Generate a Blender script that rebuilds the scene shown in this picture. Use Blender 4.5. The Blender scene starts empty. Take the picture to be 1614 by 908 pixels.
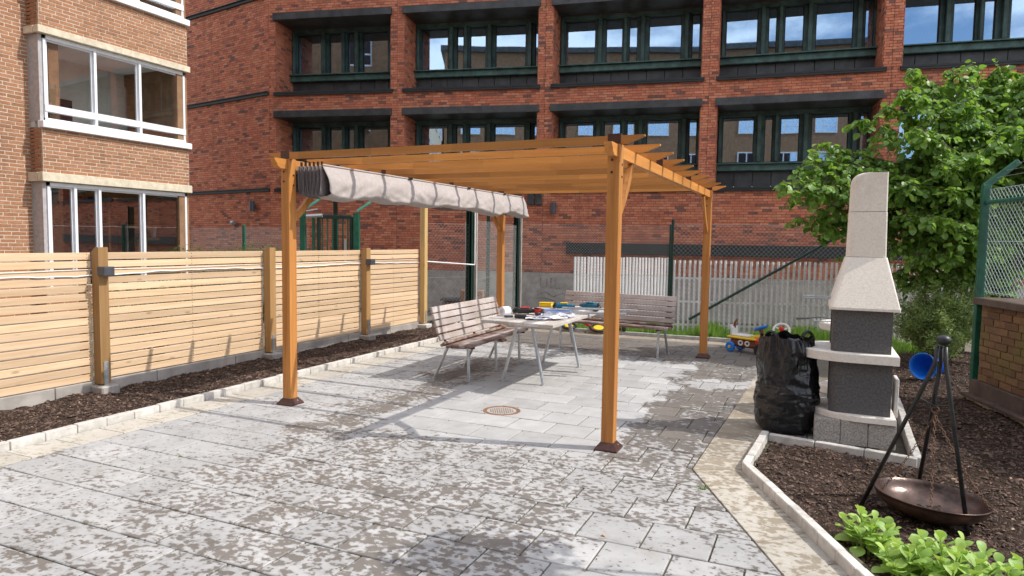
import bpy, math, random
from mathutils import Vector, Matrix, noise
sc = bpy.context.scene
COL = sc.collection
R = math.radians
rnd = random.Random(7)

# ------------------------------------------------------------------ camera
cam_d = bpy.data.cameras.new('camera'); cam = bpy.data.objects.new('camera', cam_d); COL.objects.link(cam)
cam_d.sensor_width = 36.0; cam_d.lens = 23.99; cam_d.clip_end = 2000; cam_d.clip_start = 0.05
def cam_axes(yaw, pitch, roll):
    cy, sy, cp, sp = math.cos(yaw), math.sin(yaw), math.cos(pitch), math.sin(pitch)
    f = Vector((sy*cp, cy*cp, sp)); r = Vector((cy, -sy, 0)); u = r.cross(f)
    return r*math.cos(roll)+u*math.sin(roll), u*math.cos(roll)-r*math.sin(roll), f
cr, cu, cf = cam_axes(-0.4209, -0.0690, 0.0146)
CAM = Vector((1.3539, -4.9280, 1.5746))
cam.matrix_world = Matrix(((cr.x, cu.x, -cf.x, CAM.x), (cr.y, cu.y, -cf.y, CAM.y), (cr.z, cu.z, -cf.z, CAM.z), (0, 0, 0, 1)))
sc.camera = cam
# ------------------------------------------------------------------ light
SUN_EL = R(48); SUN_AZ = math.atan2(.964, .266)
w = bpy.data.worlds.new('World'); sc.world = w; w.use_nodes = True
wn = w.node_tree.nodes; wl = w.node_tree.links
bg = wn['Background']; bg.inputs['Strength'].default_value = 0.15
sky = wn.new('ShaderNodeTexSky'); sky.sky_type = 'NISHITA'; sky.sun_disc = False
sky.sun_elevation = SUN_EL; sky.sun_rotation = SUN_AZ; sky.air_density = 1.0; sky.dust_density = 1.0
# broken white cloud over the blue, as the office windows show it
tc = wn.new('ShaderNodeTexCoord'); cm_ = wn.new('ShaderNodeMapping'); cm_.inputs['Scale'].default_value = (1, 1, 2.2); cm_.inputs['Location'].default_value = (5.2, -1.7, .6)
wl.new(tc.outputs['Generated'], cm_.inputs[0])
cn = wn.new('ShaderNodeTexNoise'); cn.inputs['Scale'].default_value = 2.6; cn.inputs['Detail'].default_value = 7; cn.inputs['Roughness'].default_value = .58; wl.new(cm_.outputs[0], cn.inputs['Vector'])
cmr = wn.new('ShaderNodeMapRange'); cmr.interpolation_type = 'SMOOTHSTEP'; cmr.inputs[1].default_value = .42; cmr.inputs[2].default_value = .57; wl.new(cn.outputs[0], cmr.inputs[0])
cmx = wn.new('ShaderNodeMix'); cmx.data_type = 'RGBA'; wl.new(cmr.outputs[0], cmx.inputs[0]); wl.new(sky.outputs[0], cmx.inputs[6]); cmx.inputs[7].default_value = (9.0, 9.1, 9.4, 1)
wl.new(cmx.outputs[2], bg.inputs[0])
sd = bpy.data.lights.new('sun', 'SUN'); sd.energy = 3.05; sd.angle = R(0.53); sd.color = (1, .955, .88)
so = bpy.data.objects.new('sun', sd); COL.objects.link(so)
to_sun = Vector((math.sin(SUN_AZ)*math.cos(SUN_EL), math.cos(SUN_AZ)*math.cos(SUN_EL), math.sin(SUN_EL)))
so.rotation_euler = to_sun.to_track_quat('Z', 'Y').to_euler(); so.location = (20, 5, 25)
sc.view_settings.view_transform = 'Standard'; sc.view_settings.look = 'None'
sc.view_settings.exposure = 0.42; sc.view_settings.gamma = 1
sc.render.engine = 'CYCLES'
sc.cycles.max_bounces = 8; sc.cycles.diffuse_bounces = 4; sc.cycles.transparent_max_bounces = 16

# ------------------------------------------------------------------ helpers
ORG = {}
class MB:
    def __init__(s, M=None): s.v = []; s.f = []; s.M = M
    def add(s, vs, fs):
        o = len(s.v)
        if s.M is not None: vs = [s.M @ Vector(v) for v in vs]
        s.v.extend(tuple(v) for v in vs); s.f.extend(tuple(i+o for i in f) for f in fs)
        return s
    def box(s, c, d, rot=None, bev=0.0):
        hx, hy, hz = d[0]/2, d[1]/2, d[2]/2; c = Vector(c)
        if bev <= 0:
            vs = [Vector((x*hx, y*hy, z*hz)) for x in (-1, 1) for y in (-1, 1) for z in (-1, 1)]
            fs = [(0,1,3,2), (4,6,7,5), (0,4,5,1), (2,3,7,6), (0,2,6,4), (1,5,7,3)]
        else:
            b = bev; idx = {}; vs = []
            for x in (-1, 1):
                for y in (-1, 1):
                    for z in (-1, 1):
                        for a in range(3):
                            p = [x*(hx-b), y*(hy-b), z*(hz-b)]; p[a] = (x*hx, y*hy, z*hz)[a]
                            idx[(x, y, z, a)] = len(vs); vs.append(Vector(p))
            fs = []
            for a in range(3):
                o = [i for i in range(3) if i != a]
                for sgn in (-1, 1):
                    q = []
                    for (p1, p2) in ((-1, -1), (1, -1), (1, 1), (-1, 1)):
                        k = [0, 0, 0]; k[a] = sgn; k[o[0]] = p1; k[o[1]] = p2; q.append(idx[(*k, a)])
                    fs.append(q)
                for p1 in (-1, 1):
                    for p2 in (-1, 1):
                        k0 = [0, 0, 0]; k0[o[0]] = p1; k0[o[1]] = p2
                        ka = list(k0); ka[a] = -1; kb = list(k0); kb[a] = 1
                        fs.append((idx[(*ka, o[0])], idx[(*kb, o[0])], idx[(*kb, o[1])], idx[(*ka, o[1])]))
            for x in (-1, 1):
                for y in (-1, 1):
                    for z in (-1, 1): fs.append((idx[(x,y,z,0)], idx[(x,y,z,1)], idx[(x,y,z,2)]))
        if rot is not None: vs = [rot @ v for v in vs]
        return s.add([v+c for v in vs], fs)
    def beam(s, p, q, wd, ht, bev=0.0, up=(0, 0, 1)):
        p, q = Vector(p), Vector(q); d = q-p; L = d.length; x = d/L; u = Vector(up)
        y = u.cross(x).normalized(); z = x.cross(y)
        rot = Matrix((x, y, z)).transposed()
        return s.box((p+q)/2, (L, wd, ht), rot, bev)
    def tube(s, pts, r, n=8, cap=True, closed=False):
        pts = [Vector(p) for p in pts]; m = len(pts)
        rs = r if isinstance(r, (list, tuple)) else [r]*m
        vs = []; fs = []; prev = None
        for i, p in enumerate(pts):
            if closed: t = pts[(i+1) % m]-pts[i-1]
            else: t = pts[min(i+1, m-1)]-pts[max(i-1, 0)]
            t.normalize()
            if prev is None:
                a = Vector((0, 0, 1)) if abs(t.z) < .9 else Vector((1, 0, 0)); nx = t.cross(a).normalized()
            else:
                nx = prev-t*prev.dot(t); nx.normalize()
            prev = nx; ny = t.cross(nx)
            for k in range(n):
                a = 2*math.pi*k/n; vs.append(p+(nx*math.cos(a)+ny*math.sin(a))*rs[i])
        for i in range(m if closed else m-1):
            j = (i+1) % m
            for k in range(n): fs.append((i*n+k, i*n+(k+1) % n, j*n+(k+1) % n, j*n+k))
        if cap and not closed: fs.append(tuple(range(n))[::-1]); fs.append(tuple((m-1)*n+k for k in range(n)))
        return s.add(vs, fs)
    def lathe(s, prof, n=24, c=(0, 0, 0), rot=None):
        c = Vector(c); vs = []; fs = []
        for (r, z) in prof:
            for k in range(n):
                a = 2*math.pi*k/n; v = Vector((r*math.cos(a), r*math.sin(a), z))
                vs.append((rot @ v if rot is not None else v)+c)
        for i in range(len(prof)-1):
            for k in range(n): fs.append((i*n+k, i*n+(k+1) % n, (i+1)*n+(k+1) % n, (i+1)*n+k))
        if prof[0][0] > 1e-6: fs.append(tuple(range(n))[::-1])
        if prof[-1][0] > 1e-6: fs.append(tuple((len(prof)-1)*n+k for k in range(n)))
        return s.add(vs, fs)
    def prism(s, poly, z0, z1, bev=0.0):
        n = len(poly); A = sum(poly[i][0]*poly[(i+1) % n][1]-poly[(i+1) % n][0]*poly[i][1] for i in range(n))
        if A < 0: poly = poly[::-1]
        if bev <= 0:
            vs = [(x, y, z0) for x, y in poly]+[(x, y, z1) for x, y in poly]
            fs = [tuple(range(n))[::-1], tuple(range(n, 2*n))]+[(i, (i+1) % n, n+(i+1) % n, n+i) for i in range(n)]
        else:
            cx = sum(p[0] for p in poly)/n; cy = sum(p[1] for p in poly)/n
            ins = []
            for i in range(n):
                a, b, c_ = Vector(poly[i-1]), Vector(poly[i]), Vector(poly[(i+1) % n])
                d1 = (b-a).normalized(); d2 = (c_-b).normalized()
                n1 = Vector((-d1.y, d1.x)); n2 = Vector((-d2.y, d2.x)); m = (n1+n2); 
                if m.length < 1e-4: m = n1
                m.normalize(); ins.append(b+m*bev)
            vs = [(x, y, z0) for x, y in poly]+[(x, y, z1-bev) for x, y in poly]+[(p.x, p.y, z1) for p in ins]
            fs = [tuple(range(2*n, 3*n))]
            for i in range(n):
                j = (i+1) % n; fs.append((i, j, n+j, n+i)); fs.append((n+i, n+j, 2*n+j, 2*n+i))
        return s.add(vs, fs)
    def sheet(s, P):     # P[i][j] grid of points
        m, n = len(P), len(P[0])
        return s.add([p for row in P for p in row], [(i*n+j, i*n+j+1, (i+1)*n+j+1, (i+1)*n+j) for i in range(m-1) for j in range(n-1)])
    def sphere(s, c, r, n=12, m=8, sc_=(1, 1, 1), rot=None):
        pr = [(math.sin(math.pi*i/m), -math.cos(math.pi*i/m)) for i in range(m+1)]
        vs = []; fs = []
        for (a, z) in pr:
            for k in range(n):
                t = 2*math.pi*k/n; v = Vector((a*math.cos(t)*r*sc_[0], a*math.sin(t)*r*sc_[1], z*r*sc_[2]))
                vs.append((rot @ v if rot is not None else v)+Vector(c))
        for i in range(m):
            for k in range(n): fs.append((i*n+k, i*n+(k+1) % n, (i+1)*n+(k+1) % n, (i+1)*n+k))
        return s.add(vs, fs)
def meshof(name, mb, mat, smooth=False, off=None):
    me = bpy.data.meshes.new(name)
    vs = mb.v if off is None else [(v[0]-off[0], v[1]-off[1], v[2]-off[2]) for v in mb.v]
    me.from_pydata(vs, [], mb.f); me.materials.append(mat)
    if smooth: me.polygons.foreach_set('use_smooth', [True]*len(me.polygons))
    me.update(); return me
def link(name, me, parent=None):
    o = bpy.data.objects.new(name, me); COL.objects.link(o)
    if parent is not None: o.parent = parent
    return o
def build(name, mb, mat, parent=None, smooth=False, loc=None, label=None, kind=None, cat=None, group=None):
    off = Vector(loc) if loc is not None else (ORG[parent.name] if parent is not None else Vector((0, 0, 0)))
    o = link(name, meshof(name, mb, mat, smooth, off), parent)
    if parent is None: o.location = off
    ORG[o.name] = off
    if label: o['label'] = label
    if kind: o['kind'] = kind
    if cat: o['category'] = cat
    if group: o['group'] = group
    return o
def thing(name, label, cat, loc, group=None, rz=0):
    o = bpy.data.objects.new(name, None); COL.objects.link(o); o.location = loc; o.rotation_euler = (0, 0, rz)
    o.empty_display_size = .1; o['label'] = label; o['category'] = cat
    if group: o['group'] = group
    ORG[o.name] = Vector(loc); return o
def inst(name, me, parent, loc, rot=None):           # a piece that shares its mesh with others of its kind
    o = link(name, me, parent); o.location = Vector(loc)-ORG[parent.name]
    if rot is not None: o.rotation_euler = rot
    ORG[o.name] = Vector(loc); return o
def jit(a): return rnd.uniform(-a, a)

# ------------------------------------------------------------------ materials
def base(name):
    m = bpy.data.materials.new(name); m.use_nodes = True
    nt = m.node_tree; return m, nt, nt.nodes, nt.links, nt.nodes['Principled BSDF']
def nd(nt, t, **kw):
    n = nt.nodes.new(t)
    for k, v in kw.items():
        if k in n.inputs: n.inputs[k].default_value = v
        else: setattr(n, k, v)
    return n
def mth(nt, op, a, b=None, clamp=False):
    n = nt.nodes.new('ShaderNodeMath'); n.operation = op; n.use_clamp = clamp
    for i, x in enumerate((a, b)):
        if x is None: continue
        if isinstance(x, (int, float)): n.inputs[i].default_value = x
        else: nt.links.new(x, n.inputs[i])
    return n.outputs[0]
def mixc(nt, f, a, b, mode='MIX'):
    n = nt.nodes.new('ShaderNodeMix'); n.data_type = 'RGBA'; n.blend_type = mode
    for s, x in ((n.inputs[0], f), (n.inputs[6], a), (n.inputs[7], b)):
        if isinstance(x, (int, float)): s.default_value = x
        elif isinstance(x, tuple): s.default_value = (*x[:3], 1)
        else: nt.links.new(x, s)
    return n.outputs[2]
def ramp(nt, f, stops, const=False):
    n = nt.nodes.new('ShaderNodeValToRGB'); cr_ = n.color_ramp
    if const: cr_.interpolation = 'CONSTANT'
    while len(cr_.elements) > 1: cr_.elements.remove(cr_.elements[-1])
    cr_.elements[0].position = stops[0][0]; cr_.elements[0].color = (*stops[0][1], 1)
    for p, c in stops[1:]:
        e = cr_.elements.new(p); e.color = (*c, 1)
    nt.links.new(f, n.inputs[0]); return n.outputs[0]
def mrange(nt, x, a, b, c=0., d=1., smooth=True):
    n = nt.nodes.new('ShaderNodeMapRange'); n.interpolation_type = 'SMOOTHSTEP' if smooth else 'LINEAR'; n.clamp = True
    nt.links.new(x, n.inputs[0])
    for i, v in enumerate((a, b, c, d)):
        if isinstance(v, (int, float)): n.inputs[i+1].default_value = v
        else: nt.links.new(v, n.inputs[i+1])
    return n.outputs[0]
def pos(nt): return nt.nodes.new('ShaderNodeNewGeometry').outputs['Position']
def mapped(nt, vec, scale=(1, 1, 1), seed=None):
    m = nt.nodes.new('ShaderNodeMapping'); m.inputs['Scale'].default_value = scale; nt.links.new(vec, m.inputs[0])
    if seed is not None:
        c = nt.nodes.new('ShaderNodeCombineXYZ')
        for i in range(3): nt.links.new(mth(nt, 'MULTIPLY', seed, (37., 53., 71.)[i]), c.inputs[i])
        nt.links.new(c.outputs[0], m.inputs['Location'])
    return m.outputs[0]
def noisef(nt, vec, scale, detail=3, rough=.55, dist=0.):
    n = nd(nt, 'ShaderNodeTexNoise'); n.inputs['Scale'].default_value = scale; n.inputs['Detail'].default_value = detail
    n.inputs['Roughness'].default_value = rough; n.inputs['Distortion'].default_value = dist
    nt.links.new(vec, n.inputs['Vector']); return n.outputs[0]
def seedf(nt):        # one random number for each piece, whether it is an object or an island of a joined mesh
    g = nt.nodes.new('ShaderNodeNewGeometry').outputs['Random Per Island']; o = nt.nodes.new('ShaderNodeObjectInfo').outputs['Random']
    return mth(nt, 'FRACT', mth(nt, 'ADD', g, mth(nt, 'MULTIPLY', o, 7.31)))
def bump(nt, b, h, dist=.01, st=.5):
    n = nt.nodes.new('ShaderNodeBump'); n.inputs['Distance'].default_value = dist; n.inputs['Strength'].default_value = st
    nt.links.new(h, n.inputs['Height']); nt.links.new(n.outputs[0], b.inputs['Normal'])
def plain(name, c, rough=.5, var=.12, scale=12., metal=0., bmp=.0, bscale=60., spec=.5, piece=.0, stretch=(1, 1, 1)):
    m, nt, N, L, b = base(name); p = mapped(nt, pos(nt), stretch)
    f = noisef(nt, p, scale, 4, .6)
    d = tuple(x*(1-var*1.6) for x in c); e = tuple(min(1, x*(1+var*1.6)) for x in c)
    col = ramp(nt, f, [(.3, d), (.7, e)])
    if piece:
        s = seedf(nt); k = mrange(nt, s, 0, 1, 1-piece, 1+piece, False)
        vm = nt.nodes.new('ShaderNodeVectorMath'); vm.operation = 'SCALE'; L.new(col, vm.inputs[0]); L.new(k, vm.inputs['Scale']); col = vm.outputs[0]
    L.new(col, b.inputs['Base Color']); b.inputs['Roughness'].default_value = rough; b.inputs['Metallic'].default_value = metal
    b.inputs['Specular IOR Level'].default_value = spec
    if bmp: bump(nt, b, noisef(nt, p, bscale, 3, .6), bmp, .6)
    return m
def wood(name, c1, c2, axis, rough=.5, knots=False, grain=22., spec=.4, weather=None, piece=.18, joints=False):
    m, nt, N, L, b = base(name); s = seedf(nt)
    st = [grain]*3; st[axis] = 1.1
    p = mapped(nt, pos(nt), tuple(st), s)
    f = noisef(nt, p, 1.0, 5, .62, .6)
    col = ramp(nt, f, [(.28, c2), (.5, tuple((a+b_)/2 for a, b_ in zip(c1, c2))), (.72, c1)])
    if joints:      # finger-jointed lengths, each with its own tone
        sx = nd(nt, 'ShaderNodeSeparateXYZ'); L.new(pos(nt), sx.inputs[0])
        wn_ = nd(nt, 'ShaderNodeTexWhiteNoise', noise_dimensions='1D'); L.new(mth(nt, 'ADD', mth(nt, 'FLOOR', mth(nt, 'ADD', mth(nt, 'MULTIPLY', sx.outputs[axis], 1.25), mth(nt, 'MULTIPLY', s, 3.7))), mth(nt, 'MULTIPLY', mth(nt, 'FLOOR', mth(nt, 'MULTIPLY', s, 977.)), 11.)), wn_.inputs['W'])
        v1 = nt.nodes.new('ShaderNodeVectorMath'); v1.operation = 'SCALE'; L.new(col, v1.inputs[0]); L.new(mrange(nt, wn_.outputs['Value'], 0, 1, .87, 1.13, False), v1.inputs['Scale']); col = v1.outputs[0]
    if knots:
        sk = [9.]*3; sk[axis] = 3.2
        v = nd(nt, 'ShaderNodeTexVoronoi'); v.inputs['Scale'].default_value = 1.; L.new(mapped(nt, pos(nt), tuple(sk), s), v.inputs['Vector'])
        k = mrange(nt, v.outputs['Distance'], .05, .17, .6, 0.)
        col = mixc(nt, k, col, tuple(x*.45 for x in c2))
    if weather:
        k = mrange(nt, noisef(nt, mapped(nt, pos(nt), (3, 3, 3)), 1.5, 4, .65), .4, .65)
        col = mixc(nt, k, col, weather)
    k = mrange(nt, s, 0, 1, 1-piece, 1+piece, False)
    vm = nt.nodes.new('ShaderNodeVectorMath'); vm.operation = 'SCALE'; L.new(col, vm.inputs[0]); L.new(k, vm.inputs['Scale'])
    L.new(vm.outputs[0], b.inputs['Base Color']); b.inputs['Roughness'].default_value = rough; b.inputs['Specular IOR Level'].default_value = spec
    bump(nt, b, f, .003, .5); return m
def brickmat(name, stops, moss=None, streak=.25):
    m, nt, N, L, b = base(name); s = seedf(nt)
    col = ramp(nt, s, stops)
    p = pos(nt); f = noisef(nt, mapped(nt, p, (1, 1, 2), s), 14, 4, .7)
    col = mixc(nt, 1.0, col, ramp(nt, f, [(.25, (.7, .7, .72)), (.75, (1.22, 1.2, 1.18))]), 'MULTIPLY')
    k = mrange(nt, noisef(nt, mapped(nt, p, (2.2, 2.2, .22)), 1.6, 4, .62), .45, .72, 0, streak); col = mixc(nt, k, col, (.075, .055, .05))
    k = mrange(nt, noisef(nt, p, .55, 3, .5), .35, .65, 0, streak*.6); col = mixc(nt, k, col, tuple(x*.6 for x in stops[len(stops)//2][1]))
    if moss:
        k = mrange(nt, noisef(nt, p, 2.6, 4, .65), .45, .68, 0, .6); col = mixc(nt, k, col, moss)
    L.new(col, b.inputs['Base Color']); b.inputs['Roughness'].default_value = .85; b.inputs['Specular IOR Level'].default_value = .25
    bump(nt, b, noisef(nt, p, 90, 3, .6), .004, .7); return m
M = {}
M['brick_red'] = brickmat('red_brick', [(0, (.16, .10, .09)), (.05, (.24, .115, .09)), (.13, (.45, .15, .092)), (.4, (.56, .19, .11)), (.7, (.61, .22, .125)), (.92, (.65, .28, .165)), (1, (.36, .145, .10))])
M['brick_orange'] = brickmat('orange_brick', [(0, (.32, .155, .083)), (.3, (.385, .185, .10)), (.65, (.43, .215, .12)), (1, (.355, .17, .09))])
M['brick_brown'] = brickmat('brown_brick', [(0, (.14, .075, .045)), (.4, (.21, .115, .06)), (.8, (.26, .15, .075)), (1, (.17, .085, .05))], moss=(.17, .15, .04))
M['brick_far'] = plain('far_brick', (.27, .155, .085), .9, .15, 5)
M['mortar_dark'] = plain('dark_mortar', (.15, .075, .055), .95, .2, 30)
M['mortar_cream'] = plain('cream_mortar', (.55, .465, .36), .95, .12, 30, bmp=.003)
M['mortar_brown'] = plain('grey_mortar', (.20, .165, .11), .95, .2, 30)
M['concrete'] = plain('concrete', (.36, .33, .30), .9, .16, 4, bmp=.004, bscale=70)
M['cream_stone'] = plain('cream_stone', (.62, .55, .42), .85, .12, 9, bmp=.003, bscale=90)
M['copper'] = plain('green_copper', (.045, .085, .078), .5, .35, 3, spec=.4)
M['copper_light'] = plain('copper_rail', (.055, .12, .105), .5, .3, 4)
M['lead'] = plain('dark_sheet', (.045, .048, .05), .45, .3, 3, piece=.15)
M['dark_flat'] = plain('dark_band', (.016, .018, .02), .6, .2, 3)
M['white_frame'] = plain('white_frame', (.78, .80, .84), .35, .03, 6)
M['room_dark'] = plain('room_dark', (.035, .033, .032), .9, .2, 3)
M['room_wall'] = plain('room_wall', (.62, .60, .56), .9, .06, 3)
M['ceiling'] = plain('room_ceiling', (.75, .75, .75), .9, .04, 3)
M['curtain'] = plain('curtain', (.50, .50, .54), .9, .1, 20, stretch=(6, 6, .2))
M['blind'] = plain('rattan_blind', (.45, .22, .07), .7, .2, 30)
M['steel'] = plain('galvanised_steel', (.50, .53, .56), .42, .1, 25, metal=.75)
M['steel_dark'] = plain('dark_steel', (.07, .07, .075), .5, .25, 30, metal=.3)
M['black_iron'] = plain('black_iron', (.028, .03, .034), .42, .3, 25, metal=.2)
M['rust'] = plain('rusty_iron', (.085, .05, .04), .30, .4, 9, metal=.35, bmp=.002, bscale=60)
M['rust_chain'] = plain('chain_iron', (.16, .085, .05), .6, .4, 40, metal=.3)
M['manhole'] = plain('manhole_iron', (.22, .115, .06), .8, .3, 25, metal=.0)
M['green_paint'] = plain('green_paint', (.012, .10, .06), .38, .2, 8)
M['green_dark'] = plain('dark_green_paint', (.006, .035, .026), .4, .2, 8)
M['green_light'] = plain('pale_green_paint', (.10, .42, .32), .45, .1, 8)
M['wire'] = plain('mesh_wire', (.34, .35, .34), .5, .1, 30, metal=.3)
M['wire_green'] = plain('green_wire', (.42, .52, .50), .45, .1, 30, metal=.3)
M['shoe'] = plain('brown_shoe', (.075, .032, .025), .38, .15, 30, metal=.2)
M['screw'] = plain('dark_bolt', (.02, .015, .012), .5)
M['lampbox'] = plain('slate_lamp', (.06, .065, .08), .45, .1, 20)
M['white_cable'] = plain('white_cable', (.75, .72, .70), .4, .05)
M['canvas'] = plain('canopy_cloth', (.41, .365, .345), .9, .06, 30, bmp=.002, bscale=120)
M['canvas_shaded'] = plain('shaded_canopy_cloth', (.16, .135, .135), .9, .1, 30)  # same cloth darkened, the shade inside the folds put into the colour
M['kerb'] = plain('kerb_stone', (.56, .53, .49), .85, .12, 14, bmp=.003, bscale=90, piece=.1)
M['kerb_grey'] = plain('grey_kerb', (.40, .385, .36), .9, .15, 14, bmp=.003, bscale=90, piece=.1)
M['block'] = plain('leca_block', (.36, .335, .315), .95, .25, 70, bmp=.02, bscale=75, piece=.06)
M['grill_cream'] = plain('grill_cream', (.82, .765, .70), .85, .05, 45, bmp=.004, bscale=120)
def sooty(name, c, z0, z1):
    m, nt, N, L, b = base(name); p = pos(nt)
    col = ramp(nt, noisef(nt, p, 55, 3, .6), [(.3, tuple(x*.9 for x in c)), (.7, tuple(min(1, x*1.08) for x in c))])
    pit = mrange(nt, noisef(nt, p, 60, 2, .5), .70, .76, 0, .55); col = mixc(nt, pit, col, tuple(x*.45 for x in c))
    sx = nd(nt, 'ShaderNodeSeparateXYZ'); L.new(p, sx.inputs[0])
    st = mth(nt, 'MULTIPLY', mrange(nt, mth(nt, 'ADD', sx.outputs[2], mth(nt, 'MULTIPLY', noisef(nt, p, 4, 4, .6), .35)), z0, z1, 0, 1), mrange(nt, noisef(nt, mapped(nt, p, (7, 7, 1.2)), 2, 3, .6), .35, .7, .15, .5))
    col = mixc(nt, st, col, (c[0]*.62, c[1]*.57, c[2]*.5)); L.new(col, b.inputs['Base Color']); b.inputs['Roughness'].default_value = .88; bump(nt, b, noisef(nt, p, 110, 3, .6), .004, .6); return m
M['grill_hood'] = sooty('grill_hood', (.80, .735, .655), 2.0, 2.4)
M['grill_grey'] = plain('grill_grey', (.105, .10, .103), .85, .22, 60, bmp=.008, bscale=45)
M['bag'] = plain('black_plastic', (.010, .0105, .013), .24, .15, 6, spec=.55, bmp=.005, bscale=22, stretch=(1, 1, 2.2))
M['blue'] = plain('blue_plastic', (.015, .20, .78), .35, .06)
M['toy_blue'] = plain('toy_blue', (.01, .20, .72), .35, .06)
M['red'] = plain('red_plastic', (.62, .02, .018), .35, .06)
M['yellow'] = plain('yellow_plastic', (.80, .52, .02), .4, .06)
M['toy_brown'] = plain('toy_brown', (.20, .05, .02), .45, .1)
M['toy_white'] = plain('toy_white', (.78, .76, .74), .4, .04)
M['black_rubber'] = plain('black_rubber', (.015, .015, .016), .55, .15)
M['teal'] = plain('teal_tool', (.004, .12, .20), .4, .1)
M['paper'] = plain('paper', (.80, .80, .86), .8, .04)
M['orange_wood_x'] = wood('oiled_wood_x', (.60, .265, .065), (.46, .18, .04), 0, joints=True, piece=.34)
M['orange_wood_y'] = wood('oiled_wood_y', (.60, .265, .065), (.46, .18, .04), 1, joints=True)
M['orange_wood_z'] = wood('oiled_wood_z', (.58, .255, .068), (.36, .135, .030), 2, piece=.08)
M['pine'] = wood('pine_slat', (.75, .555, .37), (.58, .39, .225), 1, .65, knots=True, grain=26)
M['pine_post'] = wood('pine_post', (.42, .25, .105), (.30, .165, .06), 2, .6, knots=True)
M['pine_post_pale'] = wood('pale_pine_post', (.55, .38, .17), (.42, .27, .10), 2, .6, knots=True)
M['bench_wood'] = wood('bench_slat', (.46, .385, .35), (.34, .27, .24), 1, .7, weather=(.50, .44, .41), grain=30)
M['bench_wood_dark'] = wood('worn_seat_slat', (.20, .115, .09), (.14, .08, .062), 1, .7, weather=(.36, .29, .26), grain=30)
M['table_wood'] = wood('table_plank', (.54, .49, .45), (.42, .37, .33), 1, .75, weather=(.60, .56, .53), grain=30)
M['white_slat'] = plain('white_slat', (.86, .85, .84), .55, .04, 8, piece=.05)
def leafmat(name, c, c2, trans=.35, rough=.42):
    m, nt, N, L, b = base(name); s = seedf(nt)
    f = noisef(nt, pos(nt), 1.3, 3, .6)
    k = mth(nt, 'ADD', mth(nt, 'MULTIPLY', s, .6), mth(nt, 'MULTIPLY', f, .4))
    col = ramp(nt, k, [(.15, c), (.85, c2)])
    L.new(col, b.inputs['Base Color']); b.inputs['Roughness'].default_value = rough
    t = nd(nt, 'ShaderNodeBsdfTranslucent')
    L.new(mixc(nt, .5, col, (c2[0]*1.5, c2[1]*1.5, c2[2]*.6)), t.inputs[0])
    mx = nd(nt, 'ShaderNodeMixShader'); mx.inputs[0].default_value = trans
    L.new(b.outputs[0], mx.inputs[1]); L.new(t.outputs[0], mx.inputs[2]); L.new(mx.outputs[0], N['Material Output'].inputs[0])
    return m
M['leaf'] = leafmat('tree_leaf', (.065, .165, .03), (.27, .44, .085), .42)
M['leaf_dark'] = leafmat('hedge_leaf', (.04, .10, .02), (.09, .17, .03))
M['shrub'] = leafmat('shrub_leaf', (.18, .27, .09), (.34, .43, .17), .4)
M['sedum'] = leafmat('sedum_leaf', (.24, .40, .09), (.44, .60, .15), .3, .5)
M['grass'] = leafmat('grass_blade', (.11, .23, .04), (.24, .38, .09), .35)
M['bark'] = plain('bark', (.09, .065, .045), .9, .3, 20, bmp=.01, bscale=40)
def glassmat(name, refl, tint, gcol=(.95, .97, 1)):
    m, nt, N, L, b = base(name); N.remove(b)
    g = nd(nt, 'ShaderNodeBsdfGlossy'); g.inputs['Roughness'].default_value = .015; g.inputs['Color'].default_value = (*gcol, 1)
    t = nd(nt, 'ShaderNodeBsdfTransparent'); t.inputs['Color'].default_value = (*tint, 1)
    bn = nd(nt, 'ShaderNodeBump'); bn.inputs['Distance'].default_value = .02; bn.inputs['Strength'].default_value = .05
    L.new(noisef(nt, pos(nt), .9, 0, .5), bn.inputs['Height']); L.new(bn.outputs[0], g.inputs['Normal'])
    mx = nd(nt, 'ShaderNodeMixShader'); mx.inputs[0].default_value = refl
    L.new(t.outputs[0], mx.inputs[1]); L.new(g.outputs[0], mx.inputs[2]); L.new(mx.outputs[0], N['Material Output'].inputs[0]); return m
M['glass'] = glassmat('office_glass', .55, (.55, .58, .6), (.58, .78, 1))
M['glass_ground'] = glassmat('ground_glass', .3, (.7, .7, .7))
M['glass_clear'] = glassmat('balcony_glass', .13, (.97, .98, .98))
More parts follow.
